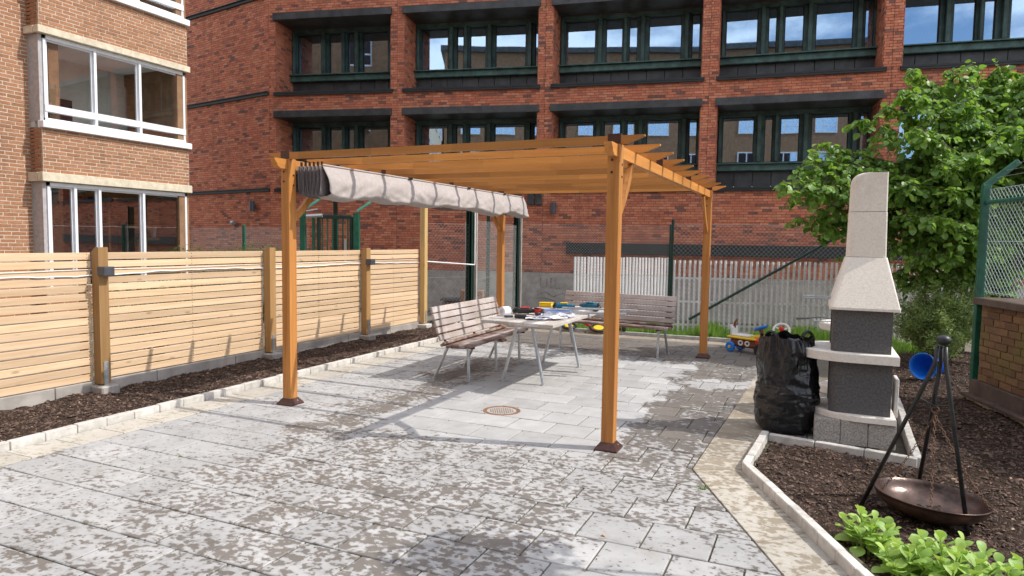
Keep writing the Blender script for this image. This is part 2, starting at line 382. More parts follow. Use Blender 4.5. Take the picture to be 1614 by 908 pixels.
def paving(name, dry, dry2, wet_shade_k):
    m, nt, N, L, b = base(name); p = pos(nt); s = seedf(nt)
    sx = nd(nt, 'ShaderNodeSeparateXYZ'); L.new(p, sx.inputs[0]); X, Y = sx.outputs[0], sx.outputs[1]
    wob = mth(nt, 'MULTIPLY', mth(nt, 'SUBTRACT', noisef(nt, p, 2.2, 4, .6), .5), 1.1)
    Xw = mth(nt, 'ADD', X, wob); Yw = mth(nt, 'ADD', Y, wob)
    def bx(cx, hx, cy, hy, e=.22):
        a = mrange(nt, mth(nt, 'ABSOLUTE', mth(nt, 'SUBTRACT', Xw, cx)), hx-e, hx+e, 1, 0)
        c = mrange(nt, mth(nt, 'ABSOLUTE', mth(nt, 'SUBTRACT', Yw, cy)), hy-e, hy+e, 1, 0)
        return mth(nt, 'MULTIPLY', a, c)
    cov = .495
    for (cx, hx, cy, hy, e, k) in ((-1.05, .95, 1.85, 2.05, .12, -.70), (-2.38, .20, .55, 1.15, .12, .16), (-2.55, .22, 2.4, .7, .12, .22), (.30, .60, 2.5, 2.4, .55, .24),  # left band: wet stain and side beam shadow painted as one dark strip
                                (-1.0, 3.0, 5.5, .9, .3, .34), (.38, .28, 2.95, .22, .1, -.5), (-3.4, .75, 1.5, 3.0, .25, -.16), (-3.6, 1.2, -2.6, 1.4, .4, -.12), (.55, .35, -1.7, .5, .15, -.25), (-.2, 1.0, -1.9, .7, .3, .05)):  # rear zone: wetness with shadow painted into the same darkening
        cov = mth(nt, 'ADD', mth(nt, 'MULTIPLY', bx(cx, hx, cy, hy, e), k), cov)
    ps = mapped(nt, p, (1, 1.25, 1))
    n = noisef(nt, ps, 19, 3, .5, .25)
    n = mth(nt, 'ADD', mth(nt, 'MULTIPLY', n, .62), mth(nt, 'MULTIPLY', noisef(nt, p, 4.6, 3, .55), .38))
    v = nd(nt, 'ShaderNodeTexVoronoi'); v.inputs['Scale'].default_value = 25.; v.inputs['Randomness'].default_value = 1.; L.new(ps, v.inputs['Vector'])
    drop = mrange(nt, v.outputs['Distance'], .08, .34, .17, 0.)
    n = mth(nt, 'ADD', n, drop)
    n = mth(nt, 'ADD', n, mth(nt, 'MULTIPLY', mth(nt, 'SUBTRACT', s, .5), .05))
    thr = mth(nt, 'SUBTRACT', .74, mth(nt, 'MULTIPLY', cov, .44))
    d = mth(nt, 'SUBTRACT', n, thr); wet_shade = mrange(nt, d, -.022, .03)
    wet_shade_halo = mrange(nt, d, -.09, .0, 0, .30); wet_shade = mth(nt, 'MAXIMUM', wet_shade, wet_shade_halo)
    fine = noisef(nt, p, 160, 3, .7)
    c = ramp(nt, noisef(nt, p, 5, 4, .6), [(.3, dry2), (.7, dry)])
    c = mixc(nt, mth(nt, 'MULTIPLY', fine, .35), c, tuple(x*.62 for x in dry2))
    vm = nt.nodes.new('ShaderNodeVectorMath'); vm.operation = 'SCALE'; L.new(c, vm.inputs[0]); L.new(mrange(nt, s, 0, 1, .88, 1.1, False), vm.inputs['Scale']); c = vm.outputs[0]
    st = mrange(nt, noisef(nt, p, 1.7, 5, .7), .56, .74, 0, .35); c = mixc(nt, st, c, (.30, .24, .17))
    wc = mixc(nt, 1., c, wet_shade_k, 'MULTIPLY')
    L.new(mixc(nt, wet_shade, c, wc), b.inputs['Base Color'])
    L.new(mrange(nt, wet_shade, 0, 1, .85, .5, False), b.inputs['Roughness']); b.inputs['Specular IOR Level'].default_value = .35
    bump(nt, b, fine, .002, .4); return m
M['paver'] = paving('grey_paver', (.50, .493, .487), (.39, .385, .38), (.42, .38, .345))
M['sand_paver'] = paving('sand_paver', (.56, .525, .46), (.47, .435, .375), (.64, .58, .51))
def soilmat(name, c, c2, sc_=28):
    m, nt, N, L, b = base(name); p = pos(nt)
    f = noisef(nt, p, sc_, 5, .72); g = noisef(nt, p, 3, 3, .5)
    col = mixc(nt, mth(nt, 'MULTIPLY', g, .5), ramp(nt, f, [(.32, c), (.7, c2)]), c)
    L.new(col, b.inputs['Base Color']); b.inputs['Roughness'].default_value = .95; b.inputs['Specular IOR Level'].default_value = .15
    bump(nt, b, f, .03, .9); return m
M['soil'] = soilmat('mulch_soil', (.026, .017, .013), (.085, .054, .039))
M['litter'] = plain('pale_litter', (.36, .27, .18), .9, .3, 20, piece=.5)
M['chip'] = plain('bark_chip', (.10, .063, .046), .9, .3, 30, piece=.75)
M['ground'] = soilmat('ground', (.16, .14, .11), (.26, .23, .19), 9)
M['joint'] = soilmat('joint_sand', (.075, .075, .045), (.20, .175, .13), 12)

# ------------------------------------------------------------------ ground
def gh(x, y):
    t = min(1, max(0, (y-7.6)/2.2)); return -.09-.62*t*t*(3-2*t)
mb = MB()
xs = [-220, -80, -40, -25]+[-20+2*i for i in range(21)]+[25, 40, 80, 220]
ys = [-220, -80, -40, -20, -10, -4, 0, 4, 6.5]+[7+.4*i for i in range(10)]+[11, 13, 16, 20, 30, 60, 120, 220]
mb.sheet([[(x, y, gh(x, y)) for x in xs] for y in ys]); build('ground', mb, M['ground'], kind='structure')

# paved patio: base sheet, then each slab its own piece
def clip(poly, a, b, c):     # keep a*x+b*y<=c
    out = []
    for i in range(len(poly)):
        p, q = poly[i], poly[(i+1) % len(poly)]; dp = a*p[0]+b*p[1]-c; dq = a*q[0]+b*q[1]-c
        if dp <= 0: out.append(p)
        if (dp < 0) != (dq < 0) and abs(dp-dq) > 1e-9:
            t = dp/(dp-dq); out.append((p[0]+(q[0]-p[0])*t, p[1]+(q[1]-p[1])*t))
    return out
def area(p): return abs(sum(p[i][0]*p[(i+1) % len(p)][1]-p[(i+1) % len(p)][0]*p[i][1] for i in range(len(p))))/2
mb = MB(); mb.prism([(-4.02, -4.2), (3.2, -4.2), (.97, .1), (1.36, 2.9), (1.1, 6.42), (-4.05, 6.42)][::1], -.05, -.011)
patio = build('patio_paving', mb, M['joint'], kind='structure')
PX_, PY_, GAP = .35, .348, .0095
KY = -.126
pmesh = {}
for k in range(3):
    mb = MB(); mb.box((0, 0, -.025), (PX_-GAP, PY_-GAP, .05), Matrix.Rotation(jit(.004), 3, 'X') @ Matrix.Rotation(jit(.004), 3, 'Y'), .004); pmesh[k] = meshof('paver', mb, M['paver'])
cand = []
for k in range(-12, 18):
    y0 = KY+k*PY_; off = .042 if k % 2 else .217
    for m in range(-14, 8):
        x0 = off+m*PX_
        poly = [(x0+GAP/2, y0+GAP/2), (x0+PX_-GAP/2, y0+GAP/2), (x0+PX_-GAP/2, y0+PY_-GAP/2), (x0+GAP/2, y0+PY_-GAP/2)]
        A0 = area(poly); full = True
        q = clip(poly, -1, 0, 3.645); q = clip(q, 0, 1, 6.06) if q else q
        if y0 >= KY-.01: q = clip(q, 1, -.035, .605) if q else q
        else: q = clip(q, 1, .4776, .54) if q else q
        if len(q) < 3 or area(q) < .004: continue
        # the drain cover sits in a round hole
        c = (sum(p[0] for p in q)/len(q), sum(p[1] for p in q)/len(q))
        cand.append(((Vector((*c, 0))-CAM).length, q, area(q) > A0*.999, (x0+PX_/2, y0+PY_/2)))
# grey slabs round the grill
for i in range(2):
    for j in range(6):
        x0 = .985+i*.35; y0 = .93+j*.35
        if i == 1 and j > 5: continue
        q = [(x0, y0), (x0+.342, y0), (x0+.342, y0+.342), (x0, y0+.342)]; cand.append(((Vector((x0, y0, 0))-CAM).length, q, False, (x0, y0)))
cand.sort(key=lambda t: t[0])
MH = (-1.27, .74)
rest = MB()
def hole(q, r=.185):      # cut the ring of the drain out of a slab
    out = []
    for i in range(len(q)):
        a, b = Vector(q[i]), Vector(q[(i+1) % len(q)])
        for t in range(12): out.append(a+(b-a)*t/12)
    res = []
    for p in out:
        d = p-Vector(MH)
        if d.length < r: p = Vector(MH)+d.normalized()*r
        res.append((p.x, p.y))
    return res
for i, (d, q, full, c) in enumerate(cand):
    dmin = min((Vector(p)-Vector(MH)).length for p in q)
    near = dmin < .3 and any((Vector(q[a])*(1-t)+Vector(q[(a+1) % len(q)])*t-Vector(MH)).length < .19 for a in range(len(q)) for t in (0, .25, .5, .75))
    if near:
        inside = [p for p in hole(q)]
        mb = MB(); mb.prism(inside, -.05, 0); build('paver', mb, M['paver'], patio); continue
    if i < 296:
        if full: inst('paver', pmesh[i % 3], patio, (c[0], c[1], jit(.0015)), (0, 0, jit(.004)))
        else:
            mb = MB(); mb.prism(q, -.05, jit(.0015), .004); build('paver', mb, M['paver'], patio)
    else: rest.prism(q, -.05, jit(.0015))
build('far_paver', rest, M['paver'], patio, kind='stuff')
# sand coloured border slabs
def strip(A, B, A2, B2, n, g=.006):     # quads between the line A->B and the line A2->B2
    for i in range(n):
        t0, t1 = i/n, (i+1)/n
        L_ = lambda P, Q, t: (P[0]+(Q[0]-P[0])*t, P[1]+(Q[1]-P[1])*t)
        e = g/((Vector(B)-Vector(A)).length/n)/n/2
        q = [L_(A, B, t0+e), L_(A, B, t1-e), L_(A2, B2, t1-e), L_(A2, B2, t0+e)]
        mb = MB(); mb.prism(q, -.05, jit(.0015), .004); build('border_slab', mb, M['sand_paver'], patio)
strip((.612, -.13), (1.62, -2.24), (.925, -.005), (1.80, -1.85), 6)
strip((.612, -.126), (.64, .91), (.928, .0), (.975, .91), 3)
strip((.645, .918), (.80, 6.05), (.975, .918), (1.14, 6.05), 14)
strip((-3.65, -4.1), (-3.65, 6.05), (-3.955, -4.1), (-3.955, 6.05), 29)
strip((-3.95, 6.065), (1.1, 6.065), (-3.95, 6.38), (1.1, 6.38), 15)

# kerbs
def kerb(name, pts, step, wd, z0, z1, mat, parent=None):
    root = bpy.data.objects.new(name, None); COL.objects.link(root); root['kind'] = 'structure'; root.location = (*pts[0], 0); ORG[root.name] = Vector((*pts[0], 0))
    for a, b in zip(pts[:-1], pts[1:]):
        a, b = Vector(a), Vector(b); L_ = (b-a).length; n = max(1, round(L_/step)); d = (b-a)/L_
        ang = math.atan2(d.y, d.x); mb = MB(); mb.box((0, 0, 0), (L_/n-.005, wd, z1-z0), None, .005); me = meshof('kerb_stone', mb, mat)
        for i in range(n):
            p = a+d*(L_*(i+.5)/n); inst('kerb_stone', me, root, (p.x+jit(.002), p.y+jit(.002), (z0+z1)/2+jit(.003)), (jit(.01), jit(.01), ang+jit(.006)))
    return root
kerb('flower_bed_kerb', [(-4.0, -3.2), (-4.0, 6.0)], .25, .06, -.06, .062, M['kerb'])
kerb('rear_kerb', [(-4.9, 6.42), (1.35, 6.42)], .5, .06, -.06, .06, M['kerb_grey'])
kerb('front_bed_kerb', [(1.92, -2.1), (.955, .0), (1.02, .92)], .2, .055, -.06, .062, M['kerb'])
kerb('grill_kerb', [(1.05, .905), (2.07, .70), (2.14, 2.9)], .32, .055, -.06, .05, M['kerb'])

# mulch beds
def bed(name, poly, res, z, chips, seed, amp=.03, dip=0.):
    r = random.Random(seed); x0 = min(p[0] for p in poly); x1 = max(p[0] for p in poly); y0 = min(p[1] for p in poly); y1 = max(p[1] for p in poly)
    def inside(x, y):
        c = False
        for i in range(len(poly)):
            (ax, ay), (bx, by) = poly[i], poly[i-1]
            if (ay > y) != (by > y) and x < (bx-ax)*(y-ay)/(by-ay)+ax: c = not c
        return c
    cl = lambda v: min(1, max(0, v))
    def zz(x, y): return z-dip*cl((x-1.2)/.6)*cl((.75-y)/.6)+amp*noise.noise(Vector((x*3.1, y*3.1, seed)))+.5*amp*noise.noise(Vector((x*11, y*11, seed)))+.4*amp*noise.noise(Vector((x*29, y*29, seed)))
    nx, ny = int((x1-x0)/res), int((y1-y0)/res); vid = {}; vs = []; fs = []
    for i in range(nx+1):
        for j in range(ny+1):
            x, y = x0+i*res, y0+j*res
            if inside(x, y): vid[(i, j)] = len(vs); vs.append((x, y, zz(x, y)))
    for (i, j) in list(vid):
        q = [(i, j), (i+1, j), (i+1, j+1), (i, j+1)]
        if all(k in vid for k in q): fs.append([vid[k] for k in q])
    mb = MB(); mb.v = vs; mb.f = fs; b = build(name, mb, M['soil'], kind='structure', smooth=True)
    mb = MB()
    for _ in range(chips):
        x, y = r.uniform(x0, x1), r.uniform(y0, y1)
        if not inside(x, y): continue
        s = r.uniform(.0025, .0085)*(1 if r.random() < .94 else 2.1)
        rot = Matrix.Rotation(r.uniform(0, 6.28), 3, 'Z') @ Matrix.Rotation(r.uniform(-.9, .9), 3, 'X')
        a, c_, d = s*r.uniform(1, 2.4), s, s*.5
        P = [Vector((-a, -c_, -d)), Vector((a, -c_*.6, -d)), Vector((a*.8, c_, -d)), Vector((-a*.7, c_*.8, -d)), Vector((r.uniform(-.3, .3)*a, 0, d))]
        cc = Vector((x, y, zz(x, y)+s*.5)); mb.add([rot @ p+cc for p in P], [(0, 1, 4), (1, 2, 4), (2, 3, 4), (3, 0, 4)])
    build('bark_mulch', mb, M['chip'], b, kind='stuff')
    lm = MB()
    for _ in range(chips//110):
        x, y = r.uniform(x0, x1), r.uniform(y0, y1)
        if not inside(x, y): continue
        q = r.uniform(.004, .011); lm.box((x, y, zz(x, y)+q*.5), (q*r.uniform(1, 3), q, q*.5), Matrix.Rotation(r.uniform(0, 6.3), 3, 'Z') @ Matrix.Rotation(r.uniform(-.5, .5), 3, 'X'))
    build('pale_litter', lm, M['litter'], b, kind='stuff')
bed('left_flower_bed', [(-4.03, -3.2), (-4.03, 6.4), (-5.3, 6.4), (-5.35, -3.2)], .045, .035, 36000, 3)
bed('right_flower_bed', [(1.95, -2.1), (.985, .0), (1.045, .88), (2.09, .67), (2.17, 2.9), (2.05, 7.2), (4.6, 7.2), (4.6, -2.1)], .04, .0, 100000, 5, .028, .075)

# grass strip beyond the rear kerb
mb = MB(); r = random.Random(11)
for _ in range(26000):
    x = r.uniform(-5.2, 3.2); y = r.uniform(6.46, 7.5)
    if noise.noise(Vector((x*1.3, y*1.7, 2))) < -.28: continue
    if x > 1.6 and r.random() < .6: continue
    h = r.uniform(.06, .19)*(1+.7*noise.noise(Vector((x*2, y*2, 5))))*(.55+.75*(x > -1.3)); a = r.uniform(0, 6.28); l = r.uniform(-.07, .07); m_ = r.uniform(-.07, .07); wd = r.uniform(.004, .011)
    dx, dy = math.cos(a)*wd, math.sin(a)*wd; z = -.09
    mb.add([(x-dx, y-dy, z), (x+dx, y+dy, z), (x+l*.4+dx, y+m_*.4+dy, z+h*.75), (x+l, y+m_, z+h+.05)], [(0, 1, 2), (0, 2, 3)])
build('grass', mb, M['grass'], kind='stuff')

# drain cover
mh = thing('manhole_cover', 'round rusty iron drain cover set in the grey paving', 'drain cover', (*MH, -.05))
mb = MB(); mb.lathe([(.135, .0), (.135, .048), (.14, .053), (.172, .053), (.18, .047), (.18, .0)], 40, (*MH, -.05)); build('ring', mb, M['manhole'], mh)
mb = MB(); mb.lathe([(0, .044), (.132, .044), (.132, .0)], 40, (*MH, -.05))
for i in range(-5, 6):
    for j in range(-5, 6):
        x, y = i*.023+(.0115 if j % 2 else 0), j*.021
        if x*x+y*y < .118**2: mb.box((MH[0]+x, MH[1]+y, -.003), (.013, .012, .008))
build('lid', mb, M['manhole'], mh)

# ------------------------------------------------------------------ brick laying
def lay(Mx, u0, u1, z0, z1, holes=(), L=.25, H=.075, joint=.011, proud=.012, phase=0.0, back=.05):
    """bricks of a wall face in Mx-local (u, depth, z): list of (uc, zc, length, height, full)"""
    out = []; n = int(math.ceil((z1-z0)/H-1e-6))
    for k in range(n):
        a, b = z0+k*H, min(z0+(k+1)*H, z1)
        if b-a < .02: continue
        iv = [(u0, u1)]
        for (hu0, hu1, hz0, hz1) in holes:
            if b > hz0+.01 and a < hz1-.01:
                nv = []
                for (p, q) in iv:
                    if hu1 <= p or hu0 >= q: nv.append((p, q)); continue
                    if hu0 > p: nv.append((p, hu0))
                    if hu1 < q: nv.append((hu1, q))
                iv = nv
        off = phase+(L/2 if k % 2 else 0)+(L/4 if (k//2) % 3 == 1 else 0)
        for (p, q) in iv:
            m = math.floor((p-off)/L)
            while off+m*L < q-1e-6:
                s, e = max(p, off+m*L), min(q, off+(m+1)*L); m += 1
                if e-s < .025: continue
                out.append(((s+e)/2, (a+b)/2, e-s-joint, b-a-joint, abs(e-s-L) < 1e-4 and abs(b-a-H) < 1e-4))
    return out
def brickbox(mb, u, z, l, h, proud, back):
    d = -proud+jit(.003)
    mb.add([(u-l/2, d, z-h/2), (u+l/2, d, z-h/2), (u+l/2, d, z+h/2), (u-l/2, d, z+h/2), (u-l/2, back, z-h/2), (u+l/2, back, z-h/2), (u+l/2, back, z+h/2), (u-l/2, back, z+h/2)],
           [(0, 1, 2, 3), (0, 4, 5, 1), (1, 5, 6, 2), (2, 6, 7, 3), (3, 7, 4, 0)])
def frame_of(A, B):   # local u along A->B, depth away from the viewer side (left-hand normal), z up
    A, B = Vector(A), Vector(B); d = (B-A).normalized(); n = Vector((-d.y, d.x))
    return Matrix(((d.x, n.x, 0, A.x), (d.y, n.y, 0, A.y), (0, 0, 1, 0), (0, 0, 0, 1))), (B-A).length
def single_mesh(name, mat, L, H, joint, proud, back):
    mb = MB(); brickbox(mb, 0, 0, L-joint, H-joint, proud, back); return meshof(name, mb, mat)
def scr(p):       # where a point shows in the frame (0..1), used only to choose which bricks become single objects
    v = Vector(p)-CAM; z = v.dot(cf); return (.5+v.dot(cr)*1075.66/1614/z, .5-v.dot(cu)*1075.66/908/z, z) if z > .1 else (-1, -1, 1e9)

# ------------------------------------------------------------------ red brick office building
red = thing('office_building', 'large red brick office building with dark green window bands behind the pergola', 'building', (-5, 14.5, -.7))
V = [(-15.35, 12.62), (-11.03, 13.62), (-6.43, 14.68), (-1.70, 15.48), (2.92, 15.98), (7.75, 16.62), (12.6, 17.1)]
DEP = 1.25; TOP = 10.4
red_all = []; red_mb = MB(); mort = MB(); plin = MB(); room = MB()
PATA = [(.035, .255), (.33, .45), (.495, .555), (.635, .86), (.93, .985)]
PATB = [(.035, .25), (.32, .375), (.425, .55), (.625, .86), (.93, .985)]
def add_wall(Mx, u0, u1, z0, z1, holes=(), phase=0., single=True):
    bl = lay(Mx, u0, u1, z0, z1, holes, phase=phase)
    for (u, z, l, h, full) in bl: red_all.append((Mx, u, z, l, h, full and single))
def facade_bay(i, A, B):
    Mx, L = frame_of(A, B)
    hu0, hu1 = .24, L-.22
    holes = []
    for fl, zl in enumerate((3.15, 6.27)):
        holes.append((hu0, hu1, zl, zl+2.36))
    add_wall(Mx, 0, L, .62, TOP, holes, phase=rnd.random()*.2)
    # backing with the same openings
    mort.M = Mx
    zs = [-.7, 3.15, 5.51, 6.27, 8.63, TOP+.6]
    for a, b, solid in ((-.7, 3.15, 1), (5.51, 6.27, 1), (8.63, TOP+2.5, 1)): mort.box((L/2, .16, (a+b)/2), (L, .32, b-a))
    for zl in (3.15, 6.27):
        for (a, b) in ((0, hu0), (hu1, L)): mort.box(((a+b)/2, DEP/2+.1, zl+1.18), (b-a, DEP+.2, 2.36))
        mort.box((L/2, DEP/2+.32, zl-.2), (L-.002, DEP, .38)); mort.box((L/2, DEP/2+.32, zl+2.56), (L-.002, DEP, .40))
    for zl in (3.15, 6.27):        # brick reveals
        for (u, sgn) in ((hu0, 1), (hu1, -1)):
            if sgn > 0: M2 = Mx @ Matrix(((0, -1, 0, u), (1, 0, 0, 0), (0, 0, 1, 0), (0, 0, 0, 1)))   # faces +u
            else: M2 = Mx @ Matrix(((0, 1, 0, u), (-1, 0, 0, DEP), (0, 0, 1, 0), (0, 0, 0, 1)))
            if sgn > 0: add_wall(M2, .0, DEP, zl+.02, zl+2.36, single=False)
            else: add_wall(M2, .0, DEP, zl+.02, zl+2.36, single=False)
    plin.M = Mx; plin.box((L/2, .02, -.04), (L, .30, 1.3))
    for zl, pat in ((3.15, PATA if i % 2 == 0 else PATB), (6.27, PATA if i % 2 == 0 else PATB)):
        W = hu1-hu0
        wb = MB(Mx)
        d0 = DEP-.10
        gz0, gz1 = zl+.86, zl+2.22
        wb.box(((hu0+hu1)/2, d0+.05, zl+2.285), (W, .30, .14)); wb.box(((hu0+hu1)/2, d0+.0, gz0-.03), (W, .2, .06))
        edges = [0]+[x for p in pat for x in p]+[1]
        for k in range(0, len(edges), 2):
            a, b = hu0+edges[k]*W, hu0+edges[k+1]*W
            wb.box(((a+b)/2, d0+.09, (gz0+gz1)/2), (b-a, .16, gz1-gz0))
            if b-a > .12:
                c = (a+b)/2; wb.box((c, d0-.06, (gz0+gz1)/2), (min(.12, (b-a)*.45), .22, gz1-gz0), None, .01)
        win = build('window', wb, M['copper'], red)
        for (a, b) in pat:
            ua, ub = hu0+a*W, hu0+b*W
            pb = MB(Mx); pb.box(((ua+ub)/2, d0+.10, (gz0+gz1)/2), (ub-ua-.004, .008, gz1-gz0-.004)); build('pane', pb, M['glass'], win)
            fb = MB(Mx)   # thin inner sash
            t = .025
            fb.box((ua+t/2, d0+.085, (gz0+gz1)/2), (t, .02, gz1-gz0-.01)); fb.box((ub-t/2, d0+.085, (gz0+gz1)/2), (t, .02, gz1-gz0-.01))
            fb.box(((ua+ub)/2, d0+.085, gz0+t/2), (ub-ua-2*t, .018, t)); fb.box(((ua+ub)/2, d0+.085, gz1-t/2), (ub-ua-2*t, .018, t)); build('sash', fb, M['dark_flat'], win)
            if ub-ua > .4:
                cb = MB(Mx); cw = (ub-ua)*rnd.uniform(.18, .34); s = rnd.choice((0, 1)); cc = ua+cw/2 if s else ub-cw/2
                cb.sheet([[(cc-cw/2+cw*q/16, d0+.3+.03*math.sin(q*1.9), z) for q in range(17)] for z in (gz0-.1, gz1+.1)]); build('curtain', cb, M['curtain'], win)
        sb = MB(Mx); sb.box(((hu0+hu1)/2, d0-.06, zl+.69), (W-.004, .36, .20), None, .02); sb.box(((hu0+hu1)/2, d0-.10, zl+.80), (W-.004, .50, .03)); build('sill', sb, M['copper_light'], win)
        n = 8; mbp = MB(); mbp.box((0, 0, 0), (W/n-.012, .05, .56), None, .006); me = meshof('sheet_panel', mbp, M['lead'])
        ang = math.atan2(B[1]-A[1], B[0]-A[0])
        for k in range(n): inst('sheet_panel', me, win, Mx @ Vector((hu0+W*(k+.5)/n, d0-.04, zl+.31)), (0, 0, ang))
        lb = MB(Mx); lb.box(((hu0+hu1)/2, .40, zl+2.35+.10), (W+.10, 1.04, .22), None, .01); build('lintel', lb, M['lead'], red)
        lb = MB(Mx); lb.box(((hu0+hu1)/2+.02, .40, zl+.015), (W+.14, 1.0, .06), None, .008); lb.box(((hu0+hu1)/2+.02, -.07, zl-.045), (W+.14, .06, .06), None, .008); build('ledge', lb, M['dark_flat'], red)
        room.M = Mx; e = d0+.2
        room.box(((hu0+hu1)/2, e+1.6, zl+1.6), (W, .1, 2.6)); room.box(((hu0+hu1)/2, e+.85, zl+2.7), (W, 1.4, .1)); room.box(((hu0+hu1)/2, e+.85, zl+.4), (W, 1.4, .1))
        room.box((hu0-.05, e+.85, zl+1.6), (.1, 1.4, 2.6)); room.box((hu1+.05, e+.85, zl+1.6), (.1, 1.4, 2.6))
    return Mx, L
for i in range(6): facade_bay(i, V[i], V[i+1])
# the turned end facet with three dark string courses
FA, FB = (-23.2, 14.03), V[0]
Mx, L = frame_of(FA, FB); add_wall(Mx, 0, L, .62, TOP, phase=.1)
mort.M = Mx; mort.box((L/2, .16, 6), (L, .32, 13.4)); plin.M = Mx; plin.box((L/2, .02, -.04), (L, .30, 1.3))
for z in (3.12, 6.27, 9.42):
    lb = MB(Mx); lb.box((L/2, -.02, z+.02), (L, .12, .10), None, .01); lb.box((L/2, -.05, z+.075), (L, .16, .02)); build('ledge', lb, M['dark_flat'], red)
# split the bricks: the 300 that show largest on their own, the others joined
def emit(allb, root, mat, single, name, stuff, limit, cond, back=.05, proud=.012):
    sel = []
    for k, (Mx, u, z, l, h, full) in enumerate(allb):
        if not full: continue
        p = Mx @ Vector((u, 0, z)); s = scr(p)
        if 0 < s[0] < 1 and 0 < s[1] < 1 and cond(p, s): sel.append((s[2], k))
    sel.sort(); keep = set(k for _, k in sel[:limit])
    mb = MB()
    for k, (Mx, u, z, l, h, full) in enumerate(allb):
        if k in keep:
            ang = math.atan2(Mx[1][0], Mx[0][0]); inst(name, single, root, Mx @ Vector((u, jit(.003), z)), (0, 0, ang))
        else: mb.M = Mx; brickbox(mb, u, z, l, h, proud, back)
    build(stuff, mb, mat, root, kind='stuff')
emit(red_all, red, M['brick_red'], single_mesh('brick', M['brick_red'], .25, .075, .011, .012, .05), 'brick', 'brickwork', 300, lambda p, s: s[1] < .43 and s[0] < .8 and p.z > 2.0)
build('mortar', mort, M['mortar_dark'], red); build('plinth', plin, M['concrete'], red); build('room', room, M['room_dark'], red)
# dark ribbon on the wall, dark drain gap at the foot
Mx, L3 = frame_of(V[3], V[4]); Mx2, L2_ = frame_of(V[2], V[3]); mb = MB(Mx2); mb.box((2.78, -.10, 1.385), (4.0, .22, .33), None, .01); build('ribbon_panel', mb, M['dark_flat'], red)
mb = MB(Mx); mb.box((2.3, -.10, 1.385), (4.5, .22, .33), None, .01); build('ribbon_panel', mb, M['dark_flat'], red)
Mx4, L4 = frame_of(V[4], V[5]); mb = MB(Mx4); mb.box((1.8, -.10, 1.39), (5.2, .22, .34), None, .01); build('ribbon_panel', mb, M['dark_flat'], red)
for (P, h) in ((V[2], .62), ):
    pass
def wall_lamp(A, B, u, z):
    Mx, L = frame_of(A, B); mb = MB(Mx); mb.lathe([(.0, -.17), (.085, -.17), (.085, .17), (0, .17)], 16, (u, -.13, z)); mb.box((u, -.03, z), (.08, .08, .12)); build('wall_lamp', mb, M['lampbox'], red, smooth=False)
wall_lamp(FA, FB, 7.15, 2.62); wall_lamp(V[2], V[3], .35, 2.58)
mb = MB(frame_of(FA, FB)[0]); mb.box((6.0, -.08, 2.05), (.16, .16, .14), None, .01); mb.tube([(6.0, -.1, 2.05), (6.1, -.24, 2.02)], .05, 8); build('camera_box', mb, M['steel'], red)
mb = MB(frame_of(V[1], V[2])[0])
for k in range(2): mb.box((4.35+.24*k, -.05, 2.87), (.2, .12, .36), None, .01)
build('vent_box', mb, M['lead'], red)

Mg = frame_of(V[2], V[3])[0]; gm = MB(Mg)
def stroke(P, wd=.035):
    for (u0, z0), (u1, z1) in zip(P[:-1], P[1:]):
        d = Vector((u1-u0, z1-z0)).normalized(); n = Vector((-d.y, d.x))*wd/2
        gm.add([(u0+n.x, -.1365, z0+n.y), (u1+n.x, -.1365, z1+n.y), (u1-n.x, -.1365, z1-n.y), (u0-n.x, -.1365, z0-n.y)], [(0, 1, 2, 3)])
ell = lambda cx, cz, a, b, t0=0, t1=6.3: [(cx+a*math.cos(t0+(t1-t0)*k/12), cz+b*math.sin(t0+(t1-t0)*k/12)) for k in range(13)]
stroke(ell(-.25, .3, .13, .17)); stroke([(0, .46), (.0, .22), (.1, .13), (.2, .22), (.2, .46)]); stroke([(.33, .46), (.33, .14)]); stroke([(.46, .46), (.46, .14), (.62, .14)])
stroke([(-.5, -.05), (-.3, .02), (-.1, -.1), (.15, .03), (.4, -.12), (.7, .0)]); stroke([(-.4, -.22), (.1, -.16), (.5, -.25)])
build('graffiti', gm, plain('faded_spray', (.245, .225, .205), .9, .3, 9), red)
# ------------------------------------------------------------------ orange brick apartment block on the left
org = thing('apartment_building', 'sunlit orange brick apartment building with white glazed balconies at left', 'building', (-13, 3, 0))
oall = []; om = MB()
XW, XB, YB0, YB1 = -12.62, -12.25, 3.42, 6.74
def oframe(x, y0, y1): return frame_of((x, y0), (x, y1))[0]     # +x faces the yard: depth runs to -x
OL, OH = .27, .0715
bands = [(-.1, .35), (3.60-.0, 2.757)]
Mx = oframe(XB, YB0, YB1); LB = YB1-YB0
for a, b in ((-.1, .55), (2.757, 3.60), (5.50, 6.42), (8.45, 9.3)):
    for t in lay(Mx, 0, LB, a, b, (), OL, OH, .018, phase=.05): oall.append((Mx, *t))
    om.M = Mx; om.box((LB/2, .117, (a+b)/2), (LB, .25, b-a-.002))
    Ms = frame_of((XW, YB0), (XB, YB0))[0]
    for t in lay(Ms, 0, XB-XW-.012, a, b, (), OL, OH, .018, phase=.0): oall.append((Ms, t[0], t[1], t[2], t[3], False))
Mw = oframe(XW, -26, YB0)
for t in lay(Mw, 22.6, 29.42, -.1, 9.3, (), OL, OH, .018): oall.append((Mw, *t))
om.M = Mw; om.box((14.71, .1225, 5.9), (29.42, .26, 12.2))
om.M = None
om.box((XW-4.2, -11.3, 11.5), (8, 29.4, 1)); 
